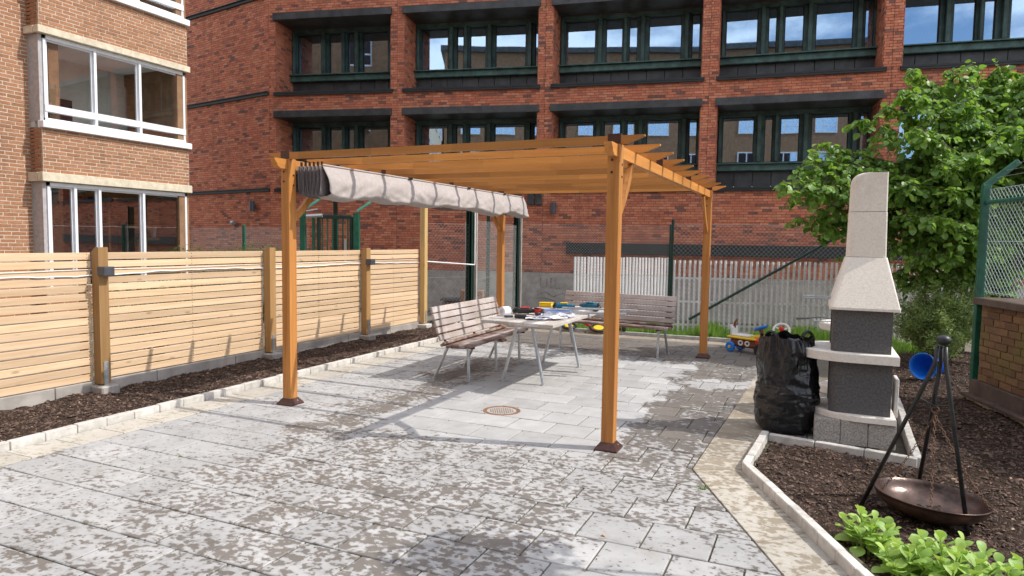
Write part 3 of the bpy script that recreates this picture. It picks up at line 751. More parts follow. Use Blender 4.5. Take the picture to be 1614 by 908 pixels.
# back rooms / end wall of the block, facing the office building
Me = frame_of((XB-.02, YB1+.01), (XB-9, YB1+.01))[0]
endw = MB(Me); holes_e = []
for fl in range(4):
    z = .8+2.83*fl
    for u in (1.7, 4.6): holes_e.append((u, u+1.3, z, z+1.5))
us = [0, 1.7, 3.0, 4.6, 5.9, 9.0]
for k in range(5):
    a, b = us[k], us[k+1]
    if k in (1, 3):
        zz_ = [-.1]+[x for fl in range(4) for x in (.8+2.83*fl, 2.3+2.83*fl)]+[12.0]
        for q in range(0, len(zz_), 2): endw.box(((a+b)/2, .14, (zz_[q]+zz_[q+1])/2), (b-a, .26, zz_[q+1]-zz_[q]))
    else: endw.box(((a+b)/2, .14, 5.95), (b-a, .26, 12.1))
endw.box((4.6, 3.0, 5.95), (9, .2, 12.1))
build('end_wall', endw, M['brick_far'], org)
def simple_window(Mx, u0, u1, z0, z1, root, dep=.06):
    fb = MB(Mx); t = .07; um = (u0+u1)/2
    for (c, d) in (((um, dep, z0+t/2), (u1-u0, .06, t)), ((um, dep, z1-t/2), (u1-u0, .06, t)), ((u0+t/2, dep, (z0+z1)/2), (t, .06, z1-z0-2*t)), ((u1-t/2, dep, (z0+z1)/2), (t, .06, z1-z0-2*t)), ((u0+(u1-u0)*.6, dep, (z0+z1)/2), (t, .05, z1-z0-2*t)), ((u0+(u1-u0)*.3, dep, z0+(z1-z0)*.35), ((u1-u0)*.6-t, .05, t))): fb.box(c, d)
    wo = build('window', fb, M['white_frame'], root)
    pb = MB(Mx); pb.box((um, dep+.01, (z0+z1)/2), (u1-u0-.02, .006, z1-z0-.02)); build('pane', pb, M['glass'], wo)
    return wo
for (a, b, c, d) in holes_e: simple_window(Me, a, b, c, d, org)
emit(oall, org, M['brick_orange'], single_mesh('brick', M['brick_orange'], OL, OH, .018, .012, .05), 'brick', 'brickwork', 300, lambda p, s: s[0] < .19 and p.z > 1.7)
build('mortar', om, M['mortar_cream'], org)
for k in range(7):          # windows of the long wall that runs on past the photographer
    for fl in range(4): simple_window(Mw, 1.4+3.0*k, 3.0+3.0*k, .9+2.83*fl, 2.4+2.83*fl, org, -.04)
# lintel bands
for z0, z1 in ((5.365, 5.50), (2.585, 2.757), (8.2, 8.45)):
    mb = MB(Mx); mb.box((LB/2-.02, -.005, (z0+z1)/2), (LB+.09, .16, z1-z0), None, .008); mb.box((-.045, .23, (z0+z1)/2), (.05, .30, z1-z0-.002)); build('lintel', mb, M['cream_stone'], org)
# balcony glazing
def glazing(z0, z1, mull, rail, low, gl='glass_clear'):
    d = .06; fb = MB(Mx); u0, u1 = .075, LB-.06; t = .05
    fb.box(((u0+u1)/2, d, z1-.035), (u1-u0, .10, .07)); fb.box((u0+t/2, d, (z0+z1)/2), (t, .10, z1-z0)); fb.box((u1-t/2, d, (z0+z1)/2), (t, .10, z1-z0))
    if rail: fb.box(((u0+u1)/2, d-.01, rail), (u1-u0-.001, .11, .13)); fb.box(((u0+u1)/2, d-.01, z0+.03), (u1-u0, .10, .06))
    for u in mull: fb.box((u, d-.004, (z0+z1)/2), (.055, .10, z1-z0-.01))
    wo = build('balcony_glazing', fb, M['white_frame'], org)
    ed = [u0+t]+list(mull)+[u1-t]
    for a, b in zip(ed[:-1], ed[1:]):
        lo = rail+.065 if rail else z0+.06
        sb = MB(Mx); s = .03
        sb.box(((a+b)/2, d+.02, z1-.085), (b-a-.05, .03, s)); sb.box((a+.04, d+.02, (lo+z1)/2-.03), (s, .028, z1-lo-.1)); sb.box((b-.04, d+.02, (lo+z1)/2-.03), (s, .028, z1-lo-.1)); build('sash', sb, M['white_frame'], wo)
        pb = MB(Mx); pb.box(((a+b)/2, d+.02, (lo+z1)/2), (b-a, .006, z1-lo-.04)); build('pane', pb, M[gl], wo)
        if rail: pb = MB(Mx); pb.box(((a+b)/2, d+.02, (rail+z0)/2), (b-a, .006, rail-z0-.1)); build('pane', pb, M[gl], wo)
    return wo
g2 = glazing(3.74, 5.36, (1.10, 2.11), 3.99, True)
g1 = glazing(.55, 2.575, (.62, 1.13, 2.14), None, False, 'glass_ground')
g3 = glazing(6.56, 8.2, (1.10, 2.11), 6.82, True)
for z0, z1 in ((3.60, 3.735), (6.42, 6.555)):
    mb = MB(Mx); mb.box((LB/2-.0, -.01, (z0+z1)/2), (LB+.06, .18, z1-z0), None, .01); build('sill', mb, M['white_frame'], org)
pg = plain('panel_grey', (.42, .40, .40), .6)
for zc, hh in ((1.57, 2.03), (4.55, 1.62), (7.38, 1.64)):
    mb = MB(Mx); mb.box((.035, .20, zc), (.07, .32, hh)); build('side_panel', mb, pg, org)
# rooms behind the glazing
rb = MB(Mx); cb = MB(Mx); bb = MB(Mx)
for z0, z1 in ((3.62, 5.42), (6.45, 8.3)):
    cb.box((LB/2, 1.0, z1+.03), (LB-.1, 1.6, .08)); rb.box((LB/2, 1.0, z0-.03), (LB-.1, 1.6, .06))
    rb.box((LB/2, 1.83, (z0+z1)/2), (LB+.2, .06, z1-z0+.1)); bb.box((LB-.06, 1.0, (z0+z1)/2), (.08, 1.6, z1-z0)); rb.box((.04, 1.0, (z0+z1)/2), (.06, 1.56, z1-z0))
gb = MB(Mx); gb.box((LB/2, 1.3, 2.62), (LB-.1, 2.2, .06)); gb.box((LB/2, 2.4, 1.4), (LB, .06, 2.5)); gb.box((LB-.06, 1.3, 1.4), (.08, 2.2, 2.5)); gb.box((.04, 1.3, 1.4), (.06, 2.2, 2.5)); build('dark_room', gb, M['room_dark'], org)
build('room_ceiling', cb, M['ceiling'], org); build('room_back', rb, M['room_wall'], org); build('room_side', bb, M['brick_orange'], org)
mb = MB(Mx); mb.box((1.25, 1.78, 4.15), (1.0, .05, .8)); mb.box((1.1, 1.77, 1.25), (2.9, .06, 2.0)); build('inner_window', mb, M['room_dark'], org)
mb = MB(Mx); mb.box((.33, .5, 2.42), (.45, .03, .16)); mb.box((2.6, .6, 2.05), (.75, .03, .4)); mb.box((2.62, .62, 1.78), (.82, .06, .1)); build('rattan_blind', mb, M['blind'], org)
lan = MB(Mx); lan.lathe([(.0, -.22), (.02, -.2), (.05, -.16), (.02, -.13), (.10, -.05), (.12, .02), (.08, .10), (.03, .15), (.045, .17), (.0, .19)], 10, (.36, .35, 2.0)); lan.tube([(.36, .35, 2.18), (.36, .35, 2.55)], .004, 5); build('lantern', lan, M['steel'], org, smooth=True)
mb = MB(Mx); mb.tube([(.08, .3, 2.35), (.17, .3, 1.2)], .012, 6); mb.box((1.65, .5, 1.9), (.05, .05, 1.3)); mb.box((2.7, .7, 1.5), (.5, .3, .06)); mb.box((2.5, .7, 1.2), (.26, .28, .55)); build('room_furniture', mb, M['blind'], org)
mb = MB(Mx); mb.lathe([(.05, 0), (.075, .25), (0, .25)], 12, (2.82, .6, 1.53)); build('flower_pot', mb, M['room_wall'], org)
# block behind the photographer, seen only in the office windows
blk = thing('apartment_building', 'long brown brick apartment block with white windows facing the office windows', 'building', (0, -18, 0))
Mb = frame_of((13.5, -17.0), (-12.4, -17.0))[0]; mb = MB(Mb); mb.box((12.95, 4, 8.2), (25.9, 8, 16.6)); build('wall', mb, M['brick_far'], blk)
mb = MB(Mb); mb.box((12.95, 4, 16.6), (26.5, 8.6, .4)); build('roof', mb, M['lead'], blk)
for k in range(9):
    for fl in range(5): simple_window(Mb, 1.0+2.75*k, 2.6+2.75*k, 1.0+3.0*fl, 2.6+3.0*fl, blk, -.03)

# ------------------------------------------------------------------ pergola
per = thing('pergola', 'orange oiled timber pergola with ten rafters over the patio', 'pergola', (-1.6, 2.3, 0))
PW, HP = .096, 2.298
posts = [(-.048, .048), (-3.162, .048), (-.048, 4.715), (-3.162, 4.715)]
for (x, y) in posts:
    mb = MB(); mb.box((x, y, HP/2+.01), (PW, PW, HP-.02), None, .004); po = build('post', mb, M['orange_wood_z'], per)
    s, t = .088, .051; mb = MB()
    vs = [(-s, -s, 0), (s, -s, 0), (s, s, 0), (-s, s, 0), (-s, -s, .014), (s, -s, .014), (s, s, .014), (-s, s, .014), (-t, -t, .062), (t, -t, .062), (t, t, .062), (-t, t, .062)]
    mb.add([(x+a, y+b, c) for a, b, c in vs], [(0, 1, 5, 4), (1, 2, 6, 5), (2, 3, 7, 6), (3, 0, 4, 7), (4, 5, 9, 8), (5, 6, 10, 9), (6, 7, 11, 10), (7, 4, 8, 11), (8, 9, 10, 11)]); build('post_shoe', mb, M['shoe'], po)
    mb = MB()
    for z in (2.18, 2.09):
        mb.tube([(x-.012, y-PW/2-.004, z), (x-.012, y-PW/2+.004, z)], .009, 8); mb.tube([(x+PW/2-.004, y+.01, z-.03), (x+PW/2+.004, y+.01, z-.03)], .009, 8)
    build('bolt', mb, M['screw'], po)
    mb = MB(); mb.tube([(x+.062, y+.02, .035), (x+.072, y+.02, .04)], .006, 8); build('shoe_screw', mb, M['steel'], po)
def prof(mb, pts, axis, c, wd):      # outline pts (along, z) extruded across
    n = len(pts)
    A = sum(pts[i][0]*pts[(i+1) % n][1]-pts[(i+1) % n][0]*pts[i][1] for i in range(n))
    if A < 0: pts = pts[::-1]
    f = (lambda a, s, z: (a, c+s, z)) if axis == 0 else (lambda a, s, z: (c-s, a, z))
    vs = [f(a, -wd/2, z) for a, z in pts]+[f(a, wd/2, z) for a, z in pts]
    mb.add(vs, [tuple(range(n)), tuple(range(n, 2*n))[::-1]]+[(i, n+i, n+(i+1) % n, (i+1) % n) for i in range(n)])
for (x, y0, y1) in ((-.048, -.16, 4.90), (-3.162, -.16, 4.90)):
    mb = MB(); z0, z1 = 2.203, 2.292
    prof(mb, [(y0, z1), (y0, z1-.015), (y0+.028, z1-.045), (y0+.035, z1-.065), (y0+.075, z0), (y1-.075, z0), (y1-.035, z1-.065), (y1, z1-.015), (y1, z1)], 1, x, .06)
    build('side_beam', mb, M['orange_wood_y'], per)
NR = 10
for k in range(NR):
    y = .024+k*(4.69/9); mb = MB(); z0, z1 = 2.296, 2.356; x0, x1 = -3.36, .175
    prof(mb, [(x0, z1), (x0, z1-.012), (x0+.10, z0+.01), (x0+.13, z0), (x1-.13, z0), (x1-.10, z0+.01), (x1, z1-.012), (x1, z1)], 0, y, .042)
    build('rafter', mb, M['orange_wood_x'], per)
for (k, xx) in ((0, -.048), (0, -3.162), (3, -.048), (6, -.048), (9, -.048), (3, -3.162), (6, -3.162), (9, -3.162)):
    y = .024+k*(4.69/9); mb = MB(); wd = .098 if k in (0, 9) else .06
    mb.box((xx, y, 2.333), (wd, .048, .074)); build('rafter_bracket', mb, M['shoe'], per)
for (x, y, sgn) in ((-.048, .09, 1), (-3.162, .09, 1), (-.048, 4.67, -1), (-3.162, 4.67, -1)):
    P = []
    for t in range(7):
        a = t/6; P.append((y+sgn*(a*.42), 1.74+a*.455-.05*math.sin(a*math.pi)*(1 if sgn > 0 else 1)))
    mb = MB()
    top = [(p[0]-sgn*.022, p[1]+.022) for p in P]; bot = [(p[0]+sgn*.022, p[1]-.022) for p in P]
    prof(mb, top+bot[::-1], 1, x, .035); br = build('knee_brace', mb, M['orange_wood_z'], per)
# retracted cloth canopy hanging along the left side
cano = thing('canopy', 'retracted beige cloth canopy bunched in folds under the left side of the pergola', 'canopy', (-2.9, 2.4, 1.95))
def fold_point(t, u, ph):
    pass
nfold = 6
X0, X1 = -3.09, -2.82
mb = MB(); rows = []; N_ = 90
prof_pts = []
for f in range(nfold):
    xa = X0+(X1-X0)*f/nfold; xb = X0+(X1-X0)*(f+1)/nfold; xm = (xa+xb)/2
    prof_pts += [(xa, 2.235), (xa+.006, 2.20), (xa+.012, 2.10), (xa+.014, 2.02), (xm-.004, 1.975), (xm+.006, 1.975), (xb-.012, 2.02), (xb-.010, 2.10), (xb-.006, 2.20)]
prof_pts += [(X1, 2.238)]
for j in range(N_+1):
    y = .09+4.62*j/N_; row = []
    for i, (x, z) in enumerate(prof_pts):
        k = min(1, max(0, (2.22-z)/.25))
        dx = k*(.014*noise.noise(Vector((y*2.6, i*.09, 1)))+.007*noise.noise(Vector((y*9, i*.2, 4)))); dz = k*(.035*noise.noise(Vector((y*1.7, i*.02, 9)))+.008*math.sin(y*6.1+i*.3))
        row.append((x+dx, y+.018*noise.noise(Vector((i*.35, z*4, j < 3)))*(1 if j in (0, N_) else 0), z+dz))
    rows.append(row)
mb.sheet(rows); o = build('folded_cloth', mb, M['canvas_shaded'], cano, smooth=True)
s = o.modifiers.new('thick', 'SOLIDIFY'); s.thickness = .003
# outermost panel, sunlit
mb = MB(); rows = []; N2, K = 150, 14
for j in range(N2+1):
    y = .10+4.66*j/N2; row = []
    for i in range(K+1):
        t = i/K; z = 2.238-.26*t
        bul = .055*math.sin(min(1, t*1.1)*math.pi*.62)
        cr_ = .034*t*noise.noise(Vector((y*2.3+t*1.1, t*1.4, 2)))+.017*t*noise.noise(Vector((y*8+t*5, t*2.5, 7)))+.01*t*(1-2*abs(noise.noise(Vector((y*4-t*2.5, t*2, 5)))))
        pk = .0
        for yc in (1.62, 3.05, 3.8): pk += .022*t*math.exp(-((y-yc-.25*(t-.5))/.09)**2)
        row.append((X1+.008+bul+cr_+pk, y+.05*t, z+.045*t*noise.noise(Vector((y*1.8, 3, 3)))+.015*t*noise.noise(Vector((y*6, 8, 3)))-.012*math.sin(y*2.1)*t))
    x, y_, z = row[-1]; row += [(x-.05, y_, z-.02), (x-.12, y_, z-.026), (x-.20, y_, z-.015)]
    rows.append(row)
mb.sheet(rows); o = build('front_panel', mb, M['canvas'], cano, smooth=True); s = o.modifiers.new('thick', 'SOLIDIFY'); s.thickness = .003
mb = MB(); mb.tube([(X1+.01, .1, 2.243), (X1+.01, 4.75, 2.243)], .009, 6); build('curtain_rod', mb, M['canvas'], cano)
for y in (1.56, 2.95, 4.05):
    mb = MB(); mb.box((X1+.015, y, 2.247), (.03, .07, .022), None, .004); mb.tube([(X1+.02, y-.03, 2.25), (X1+.03, y-.05, 2.225)], .006, 6); build('hook', mb, M['black_rubber'], cano)
for k in range(6):
    mb = MB(); xk = X0+.02+(X1-X0-.03)*k/5; mb.box((xk, .12, 2.255), (.012, .02, .04)); build('glider', mb, M['black_rubber'], cano)

# ------------------------------------------------------------------ slatted timber fence on the left
fen = thing('slatted_fence', 'low pale pine fence of horizontal slats along the left flower bed', 'fence', (-5.1, 1.5, 0))
FP = [(-5.02, -.51), (-4.93, 1.70), (-4.87, 3.60), (-4.97, 5.28)]
def fx(y): return -5.145+.02*(y+1.4)
fposts = [(-5.02-.05, -3.1, 1.46)]+[(fx(y)+.105, y, z) for y, z in ((-.51, 1.455), (1.70, 1.445), (3.66, 1.435), (5.28, 2.14))]
lb_me = None
for i, (x, y, z) in enumerate(fposts):
    big = i == 4; mb = MB(); z0 = .12
    if i == 4: mb.box((x, y, (z+z0)/2), (.10, .10, z-z0), None, .005)
    else: prof(mb, [(x-.05, z0), (x+.05, z0), (x+.05, z), (x-.0, z), (x-.05, z-.05)], 0, y, .10)
    po = build('post', mb, M['pine_post_pale' if big else 'pine_post'], fen)
    mb = MB(); mb.box((x+.03, y+.0, .03), (.19, .19, .15), None, .012); build('concrete_foot', mb, M['concrete' if not big else 'kerb'], po)
    mb = MB(); mb.box((x+.053, y-.0, .21), (.006, .045, .26)); mb.box((x+.057, y, .28), (.006, .018, .018)); mb.box((x+.057, y, .2), (.006, .018, .018)); build('post_bracket', mb, M['steel'], po)
    if i in (1, 3):
        mb = MB(); mb.box((x+.085, y-.0, 1.225), (.105, .11, .088), None, .004); build('lamp', mb, M['lampbox'], fen, label='small square slate grey post lamp')
SL = 16; z0, pit = .145, .0788
for (ya, yb) in ((-3.05, -.56), (-.46, 1.65), (1.75, 3.61), (3.71, 5.23)):
    for k in range(SL):
        mb = MB(); zc = z0+pit*(k+.5)+jit(.002)
        mb.beam((fx(ya)+.03+jit(.003), ya+jit(.004), zc+jit(.002)), (fx(yb)+.03+jit(.003), yb+jit(.004), zc+jit(.002)), .02, pit-.0115+jit(.002), .003); build('slat', mb, M['pine'], fen)
    mb = MB()
    for k in range(SL):
        for yy in (ya+.035, yb-.035, (ya+yb)/2):
            for dz in (-.017, .017): zc = z0+pit*(k+.5)+dz; mb.tube([(fx(yy)+.038, yy+jit(.003), zc), (fx(yy)+.0425, yy+jit(.003), zc)], .0045, 6)
    build('slat_screws', mb, M['screw'], fen, kind='stuff')
    for yy in (ya+.06, yb-.06): mb = MB(); mb.box((fx(yy), yy, .76), (.03, .06, 1.24)); build('batten', mb, M['pine_post'], fen)
for i in range(8):
    ya = -3.05+i*1.06; yb = ya+1.052; mb = MB(); mb.beam((fx(ya)+.03, ya, .06), (fx(yb)+.03, yb, .06), .05, .16, .005); build('base_board', mb, M['concrete'], fen)
mb = MB(); P = []
for j in range(120):
    y = -3.0+8.25*j/119; P.append((fx(y)+.05, y, 1.185+.012*math.sin(y*2.2)+.006*noise.noise(Vector((y*3, 0, 0)))+.008*abs(math.sin(y*9))))
mb.tube(P, .008, 6); mb.tube([(fx(y)+.046, y, 1.2+.03) if False else (fx(y)+.046, y, 1.232-.004*math.sin(y*3)) for y in [-3+.2*k for k in range(42)]], .004, 5)
build('light_string', mb, M['white_cable'], fen, smooth=True)

# ------------------------------------------------------------------ benches and table
def make_bench(label, n_pairs=3, Lb=1.74):
    t = thing('park_bench', label, 'bench', (0, 0, 0), 'slatted benches by the tool table')
    ys = [-Lb/2+.12, 0, Lb/2-.12]
    # (x, z, tilt) of slat centres, front edge at x=0, facing +x
    seat = [(-.045, .415, .12, 'd'), (-.125, .410, .03, 'w'), (-.205, .402, -.04, 'd'), (-.285, .398, -.14, 'd'), (-.352, .418, -.62, 'd')]
    back = [(-.395, .485, 1.18), (-.424, .563, 1.24), (-.450, .640, 1.26), (-.474, .716, 1.26), (-.497, .790, 1.28)]
    for (x, z, a, c) in seat:
        mb = MB(); mb.box((x, jit(.004), z), (.07, Lb, .032), Matrix.Rotation(a, 3, 'Y'), .006); build('seat_slat', mb, M['bench_wood_dark' if c == 'd' else 'bench_wood'], t)
    for (x, z, a) in back:
        mb = MB(); mb.box((x, jit(.004), z), (.068, Lb, .03), Matrix.Rotation(a, 3, 'Y'), .006); build('back_slat', mb, M['bench_wood'], t)
    for y in ys:
        mb = MB()
        mb.tube([(-.02, y, .385), (-.18, y, .378), (-.30, y, .372), (-.365, y, .395), (-.415, y, .50), (-.515, y, .81)], .015, 6); build('support', mb, M['shoe'], t)
        mb = MB(); mb.tube([(-.10, y, .38), (-.085, y, .0)], .017, 10); mb.lathe([(.03, 0), (.03, .006), (.018, .008)], 10, (-.085, y, 0)); build('leg', mb, M['steel'], t)
        mb = MB(); mb.tube([(-.35, y, .38), (-.525, y, .0)], .017, 10); mb.lathe([(.03, 0), (.03, .006), (.018, .008)], 10, (-.525, y, 0)); build('leg', mb, M['steel'], t)
    return t
b1 = make_bench('slatted bench with its side to the camera between fence and tool table')
b1.location = (-2.075, 2.49, 0); b1.rotation_euler = (0, 0, R(1.5))
def copy_tree(o, parent=None):
    c = o.copy(); COL.objects.link(c); c.parent = parent; ORG[c.name] = ORG.get(o.name, Vector((0, 0, 0)))
    for ch in list(o.children): copy_tree(ch, c)
    return c
b2 = copy_tree(b1); b2['label'] = 'slatted bench facing the camera behind the orange post, in front of the white slat fence'
b2.location = (-1.36, 4.37, 0); b2.rotation_euler = (0, 0, R(-97))
tb = thing('picnic_table', 'grey plank table on splayed steel legs covered with tools', 'table', (-1.5, 2.6, 0))
TZ = .735
for k in range(5):
    x = -1.90+.082+.172*k; mb = MB(); mb.box((x, 2.56-.015*k+jit(.01), TZ-.017), (.164, 2.06, .034), None, .004); build('plank', mb, M['table_wood'], tb)
for y in (1.98, 3.2):
    mb = MB(); mb.box((-1.5, y, TZ-.05), (.72, .04, .03)); build('crossbar', mb, M['steel'], tb)
    for (xt, xb) in ((-1.66, -1.83), (-1.5, -1.335)):
        mb = MB(); yb = y-.02; mb.tube([(xt, y, TZ-.05), (xb, yb, 0)], .018, 10); mb.lathe([(.03, 0), (.03, .006), (.018, .008)], 10, (xb, yb, 0)); build('leg', mb, M['steel'], tb)
# things lying on the table
def onmesh(name, mb, mat, label, cat, loc, group=None, smooth=False): return build(name, mb, mat, None, smooth, loc, label, None, cat, group)
Ry = lambda a: Matrix.Rotation(a, 3, 'Z')
zt = TZ+.002
t = thing('paper_roll', 'white paper roll standing on the left edge of the tool table', 'paper roll', (-1.82, 1.98, zt))
mb = MB(); rot = Matrix.Rotation(R(90), 3, 'Y') @ Matrix.Rotation(0, 3, 'X')
mb.lathe([(.022, -.05), (.052, -.05), (.052, .05), (.022, .05), (.022, -.05)], 20, (-1.82, 1.98, zt+.052), Ry(1.2) @ rot); build('roll', mb, M['paper'], t, smooth=False)
t = thing('toolbox', 'yellow plastic box lying on the far left of the tool table', 'tool box', (-1.9, 3.05, zt))
mb = MB(); mb.box((-1.80, 3.2, zt+.025), (.17, .10, .05), Ry(.12), .012); build('body', mb, M['yellow'], t); mb = MB(); mb.box((-1.80, 3.2, zt+.054), (.175, .105, .010), Ry(.12), .005); build('lid', mb, M['yellow'], t)
def power_tool(label, loc, rz, body, accent, s=1.0):
    t = thing('power_tool', label, 'power tool', loc, 'power tools on the table'); Mt = Matrix.Translation(loc) @ Matrix.Rotation(rz, 4, 'Z') @ Matrix.Scale(s, 4)
    mb = MB(Mt); mb.box((0, 0, .055), (.20, .075, .085), None, .022); mb.tube([(.09, 0, .055), (.15, 0, .055), (.2, 0, .055)], [.036, .03, .018], 12); build('body', mb, body, t)
    mb = MB(Mt); mb.tube([(-.09, 0, .09), (-.13, .02, .05), (-.12, .07, .03)], [.022, .022, .02], 10); mb.box((-.12, .11, .032), (.07, .07, .05), None, .01); build('grip', mb, M['black_rubber'], t)
    mb = MB(Mt); mb.box((.03, 0, .099), (.12, .06, .016), None, .006); build('cover', mb, accent, t); return t
power_tool('blue and yellow power tool at the far edge of the table', (-1.52, 3.02, zt), .3, M['teal'], M['yellow'], .8)
power_tool('big teal power saw standing up on the far side of the table', (-1.16, 3.12, zt), 2.9, M['teal'], M['teal'], .9)
power_tool('red and black cordless tool in the middle of the table', (-1.52, 2.25, zt), 2.6, M['red'], M['black_rubber'], .75)
power_tool('dark screwdriver drill with red trim beside the paper roll', (-1.70, 2.22, zt), .4, M['black_rubber'], M['red'], .8)
mb = MB(); mb.box((-1.14, 2.6, zt+.022), (1.05, .06, .012), Ry(.28), .002); mb.box((-1.14, 2.6, zt+.012), (1.04, .05, .012), Ry(.28)); onmesh('metal_ruler', mb, M['steel'], 'long aluminium straightedge lying across the table', 'straightedge', (-1.14, 2.6, zt))
mb = MB(); mb.box((-1.02, 2.95, zt+.035), (.9, .07, .02), Ry(.18), .003); onmesh('spirit_level', mb, M['steel'], 'second aluminium rail lying behind the first on the table', 'rail', (-1.02, 2.95, zt))
for k, (x, y, a, lab) in enumerate(((-1.36, 1.85, .3, 'white paper sheet nearest the front edge of the table'), (-1.24, 1.95, -.4, 'creased paper sheet half under the plastic bag on the table'))):
    mb = MB(); n = 8
    mb.sheet([[Ry(a) @ Vector((-.14+.28*i/n, -.1+.2*j/n, 0))+Vector((x, y, zt+.006+.012*k+.016*(noise.noise(Vector((i*.5+x*9, j*.5, k)))+.5))) for i in range(n+1)] for j in range(n+1)]); onmesh('paper_sheet', mb, M['paper'], lab, 'paper', (x, y, zt), smooth=True)
mb = MB(); mb.sheet([[(-1.27+.05*(i-5)*.7+.02*noise.noise(Vector((i*.9, j*.7, 1))), 2.2+.03*(j-3), zt+.01+.055*abs(noise.noise(Vector((i*.6, j*.6, 3))))+.03*math.exp(-((i-5)**2+(j-3)**2)/6)) for i in range(11)] for j in range(7)]); onmesh('plastic_bag', mb, plain('clear_bag', (.55, .58, .68), .25, .2, 25), 'small crumpled clear plastic bag on the table', 'plastic bag', (-1.27, 2.2, zt))
mb = MB(); mb.tube([(-1.62, 1.80, zt+.022), (-1.50, 1.83, zt+.022)], [.02, .026], 10); mb.tube([(-1.50, 1.83, zt+.02), (-1.40, 1.86, zt+.014)], [.008, .006], 8); onmesh('hand_tool', mb, M['black_rubber'], 'black handled hand tool near the front edge of the table', 'hand tool', (-1.5, 1.83, zt))
mb = MB(); mb.box((-1.72, 1.86, zt+.012), (.10, .045, .022), Ry(.5), .006); mb.tube([(-1.66, 1.88, zt+.012), (-1.60, 1.95, zt+.012)], .007, 6); onmesh('pliers', mb, M['steel_dark'], 'small dark pliers lying left on the table', 'pliers', (-1.72, 1.86, zt))
mb = MB(); mb.box((-1.5, 2.55, zt+.02), (.5, .05, .035), Ry(.1), .004); onmesh('blue_clamp_bar', mb, M['blue'], 'dark blue clamp bar under the straightedge', 'clamp', (-1.5, 2.55, zt))

# ------------------------------------------------------------------ garden grill
gr = thing('garden_grill', 'cream and grey concrete garden barbecue with tall chimney at the patio edge', 'barbecue', (1.65, 1.35, 0))
for i in range(3):
    for j in range(2):
        mb = MB(); mb.box((1.375+.195*(i+.5), 1.0+.24+.485*j, .098), (.192, .475, .196), None, .006); build('base_block', mb, M['block'], gr)
def halfslab(mb, xr, xl, y0, y1, z0, z1, bev=.008):   # straight at the right, round at the left
    yc = (y0+y1)/2; xs_ = xl+(y1-y0)/2*1.15; poly = [(xr, y0), (xr, y1)]
    for k in range(19):
        a = math.pi/2+math.pi*k/18; poly.append((xs_+(xs_-xl)*math.cos(a), yc+(y1-y0)/2*math.sin(a)))
    mb.prism(poly, z0, z1, bev)
mb = MB(); halfslab(mb, 1.955, 1.33, .985, 1.70, .197, .245); build('base_slab', mb, M['grill_cream'], gr)
def ubox(x0, x1, y0, y1, z0, z1, t, rr):   # near side wall with a rounded left edge, back wall on the right, far side wall; open to the left
    mb = MB(); poly = [(x1, y0), (x0+rr, y0)]
    for k in range(1, 6):
        a = -math.pi/2-math.pi/2*k/5; poly.append((x0+rr+rr*math.cos(a), y0+rr+rr*math.sin(a)))
    poly += [(x0, y0+t+rr), (x1-t, y0+t+rr*.6), (x1-t, y1-t), (x0, y1-t), (x0, y1), (x1, y1)]
    mb.prism(poly, z0, z1); return mb
mb = ubox(1.475, 1.915, 1.05, 1.62, .246, .66, .07, .07); build('lower_firebox', mb, M['grill_grey'], gr)
mb = MB(); halfslab(mb, 1.955, 1.21, .985, 1.70, .661, .735); build('hearth_slab', mb, M['grill_cream'], gr)
mb = ubox(1.475, 1.90, 1.05, 1.62, .736, 1.07, .06, .05); build('upper_firebox', mb, M['grill_grey'], gr)
def loft(mb, rings):
    n = len(rings[0]); o = []; vs = [p for r_ in rings for p in r_]; fs = []
    for i in range(len(rings)-1):
        for k in range(n): fs.append((i*n+k, i*n+(k+1) % n, (i+1)*n+(k+1) % n, (i+1)*n+k))
    fs.append(tuple(range(n))[::-1]); fs.append(tuple((len(rings)-1)*n+k for k in range(n))); mb.add(vs, fs)
def rrect(x0, x1, y0, y1, z, r_):
    P = []
    for (cx, cy, a0) in ((x1-r_*.3, y0+r_*.3, -90), (x1-r_*.3, y1-r_*.3, 0), (x0+r_, y1-r_, 90), (x0+r_, y0+r_, 180)):
        q = r_*.3 if cx > (x0+x1)/2 else r_
        for k in range(5): a = R(a0+90*k/4); P.append((cx+q*math.cos(a), cy+q*math.sin(a), z))
    return P
mb = MB(); loft(mb, [rrect(1.45, 1.945, 1.01, 1.68, 1.071, .03), rrect(1.45, 1.945, 1.01, 1.68, 1.09, .03), rrect(1.555, 1.852, 1.19, 1.50, 1.485, .05)]); build('hood', mb, M['grill_hood'], gr)
mb = MB(); loft(mb, [rrect(1.562, 1.845, 1.20, 1.49, 1.488, .05), rrect(1.568, 1.838, 1.205, 1.485, 1.845, .05)]); build('chimney_segment', mb, M['grill_hood'], gr)
mb = MB(); rings = [rrect(1.570, 1.836, 1.207, 1.483, 1.849, .05), rrect(1.573, 1.833, 1.21, 1.48, 2.08, .05)]
for k in range(1, 7):
    a = math.pi/2*k/6; dx = .10*(1-math.cos(a)); rings.append(rrect(1.573+dx, 1.833, 1.21, 1.48, 2.08+.078*math.sin(a), .05))
loft(mb, rings); build('chimney_cap', mb, M['grill_hood'], gr)
